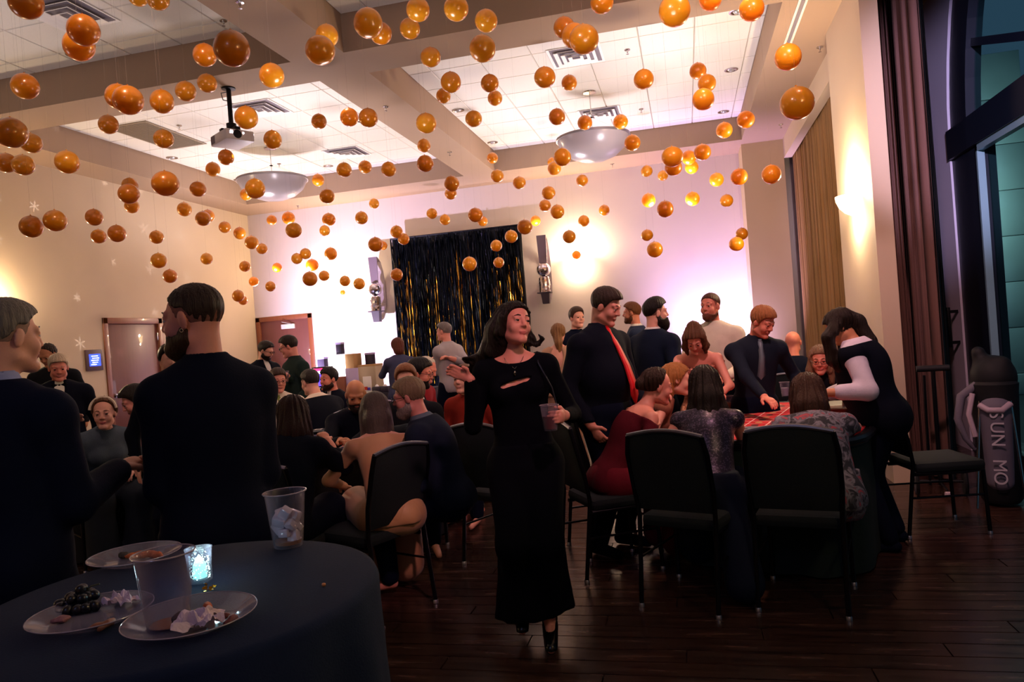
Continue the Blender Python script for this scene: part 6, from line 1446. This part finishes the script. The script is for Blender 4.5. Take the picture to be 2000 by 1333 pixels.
C = [(250,-5,115),(480,50,120),(180,397,85),(230,465,92),(210,555,113),(682,320,127),(733,577,165),(447,668,88),(327,727,83),(130,878,75),(205,850,87),(145,933,72),(284,1003,75),(410,987,87),(590,973,100),(150,1110,75),(340,1120,68),(425,1305,63),(395,1362,78)]
E_ = [(812,58,70),(895,98,70),(1547,5,75),(1706,210,85),(1753,328,58),(1328,208,85),(1231,268,75),(1247,378,70),(1057,387,93),(583,457,80),(582,178,80),(628,225,75),(445,260,92),(492,267,58),(153,320,76),(0,322,58),(33,394,77),(18,482,92),(110,465,68),(247,497,70),(338,516,74),(232,572,34)]
add(A, 2.854, 0, 0); add(Dl, 2.854, 0, 300); add(B, 2.854, 650, 0); add(C, 2.854, 1300, 0); add(E_, 3.3333, 600, 400); add([(1264, 460, 22), (1279, 488, 30)], 1, 0, 0)
balm = bpy.data.materials.new('orange_balloon'); balm.use_nodes = True; nt = balm.node_tree; b = nt.nodes['Principled BSDF']
b.inputs['Base Color'].default_value = srgb('#e0801a'); b.inputs['Roughness'].default_value = .30; b.inputs['Coat Weight'].default_value = 1.0; b.inputs['Coat Roughness'].default_value = .06; b.inputs['Metallic'].default_value = .1
tc = nt.nodes.new('ShaderNodeObjectInfo'); rr_ = nt.nodes.new('ShaderNodeValToRGB'); rr_.color_ramp.elements[0].color = srgb('#dc860a'); rr_.color_ramp.elements[1].color = srgb('#f5b020'); nt.links.new(tc.outputs['Random'], rr_.inputs[0]); nt.links.new(rr_.outputs[0], b.inputs['Base Color'])
tr_ = nt.nodes.new('ShaderNodeBsdfTranslucent'); nt.links.new(rr_.outputs[0], tr_.inputs[0]); mx = nt.nodes.new('ShaderNodeMixShader'); mx.inputs[0].default_value = .35
nt.links.new(b.outputs[0], mx.inputs[1]); nt.links.new(tr_.outputs[0], mx.inputs[2]); nt.links.new(mx.outputs[0], nt.nodes['Material Output'].inputs[0])
linem = mat('nylon_line', '#b8a890', .4, alpha=.35)
mb = MB(); pr = [(.0001, -1.0)]+[(math.sin(a), -math.cos(a)*(1.0 if a < PI/2 else 1.04)) for a in np.linspace(.16, PI-.16, 19)]+[(.07, 1.055), (.045, 1.09), (.075, 1.13), (.0001, 1.12)]
mb.lathe(pr, (0, 0, 0), 28); o = mb.build('balloon_proto', balm); balme = o.data; bpy.data.objects.remove(o)
BLAB = {}
def ordn(i, n):
    if n == 1: return 'only'
    if i == 0: return 'leftmost'
    if i == n-1: return 'rightmost'
    return '%s from the left' % ('first second third fourth fifth sixth seventh eighth ninth tenth eleventh twelfth thirteenth fourteenth fifteenth sixteenth seventeenth eighteenth nineteenth twentieth twenty-first twenty-second twenty-third twenty-fourth twenty-fifth twenty-sixth twenty-seventh twenty-eighth twenty-ninth thirtieth'.split()[min(i, 29)])
def zone(px, py):
    v_ = 'at the top edge' if py < 60 else 'high up' if py < 200 else 'in the middle band' if py < 350 else 'in the lower band'
    return v_
cls = {}
for k, (px, py, d) in enumerate(BL):
    sz_ = 'large' if d > 38 else 'medium' if d > 26 else 'small'; sd_ = 'left third' if px < 660 else 'middle third' if px < 1330 else 'right third'
    cls.setdefault((sz_, zone(px, py), sd_), []).append((px, k))
for (sz_, z_, sd_), l_ in cls.items():
    l_.sort()
    for i, (px, k) in enumerate(l_): BLAB[k] = '%s %s orange balloon %s, %s' % (ordn(i, len(l_)), sz_, z_, sd_)
for k, (px, py, d) in enumerate(BL):
    dist = min(F_PX*.155/d, 30); P_ = atR(px, py, dist); dia = .155
    ymax = 12.75; lim = ymax/ray(px, py)[1]*np.linalg.norm(ray(px, py))
    mxx = abs((XL+.2)/ray(px, py)[0]*np.linalg.norm(ray(px, py))) if ray(px, py)[0] < 0 else 99
    L_ = min(lim, mxx)
    if dist > L_: dia *= L_/dist; dist = L_; P_ = atR(px, py, dist)
    r_ = dia/2
    for _ in range(12):
        inbay = any(c[0] < P_[0] < c[1] for c in CX) and any(c[0] < P_[1] < c[1] for c in CYS); zt = ZC if inbay else ZS
        if P_[2] < zt-.16: break
        dist *= .93; dia *= .93; P_ = atR(px, py, dist)      # hang it a little nearer so that it clears the ceiling
    r_ = dia/2
    t = thing('hanging_balloon', BLAB[k], 'balloon', P_, random.uniform(0, 6), 'orange balloons hanging from the ceiling')
    o = link('balloon', balme, t); sq = random.uniform(.95, 1.05); o.scale = (r_*sq, r_, r_*random.uniform(.95, 1.0))
    top = zt-P_[2]
    if top > r_: MB().tube([(0, 0, r_*1.08), (0, 0, top)], .0004, 4).build('nylon_line', linem, t)
print('BALLOONS', len(BL))
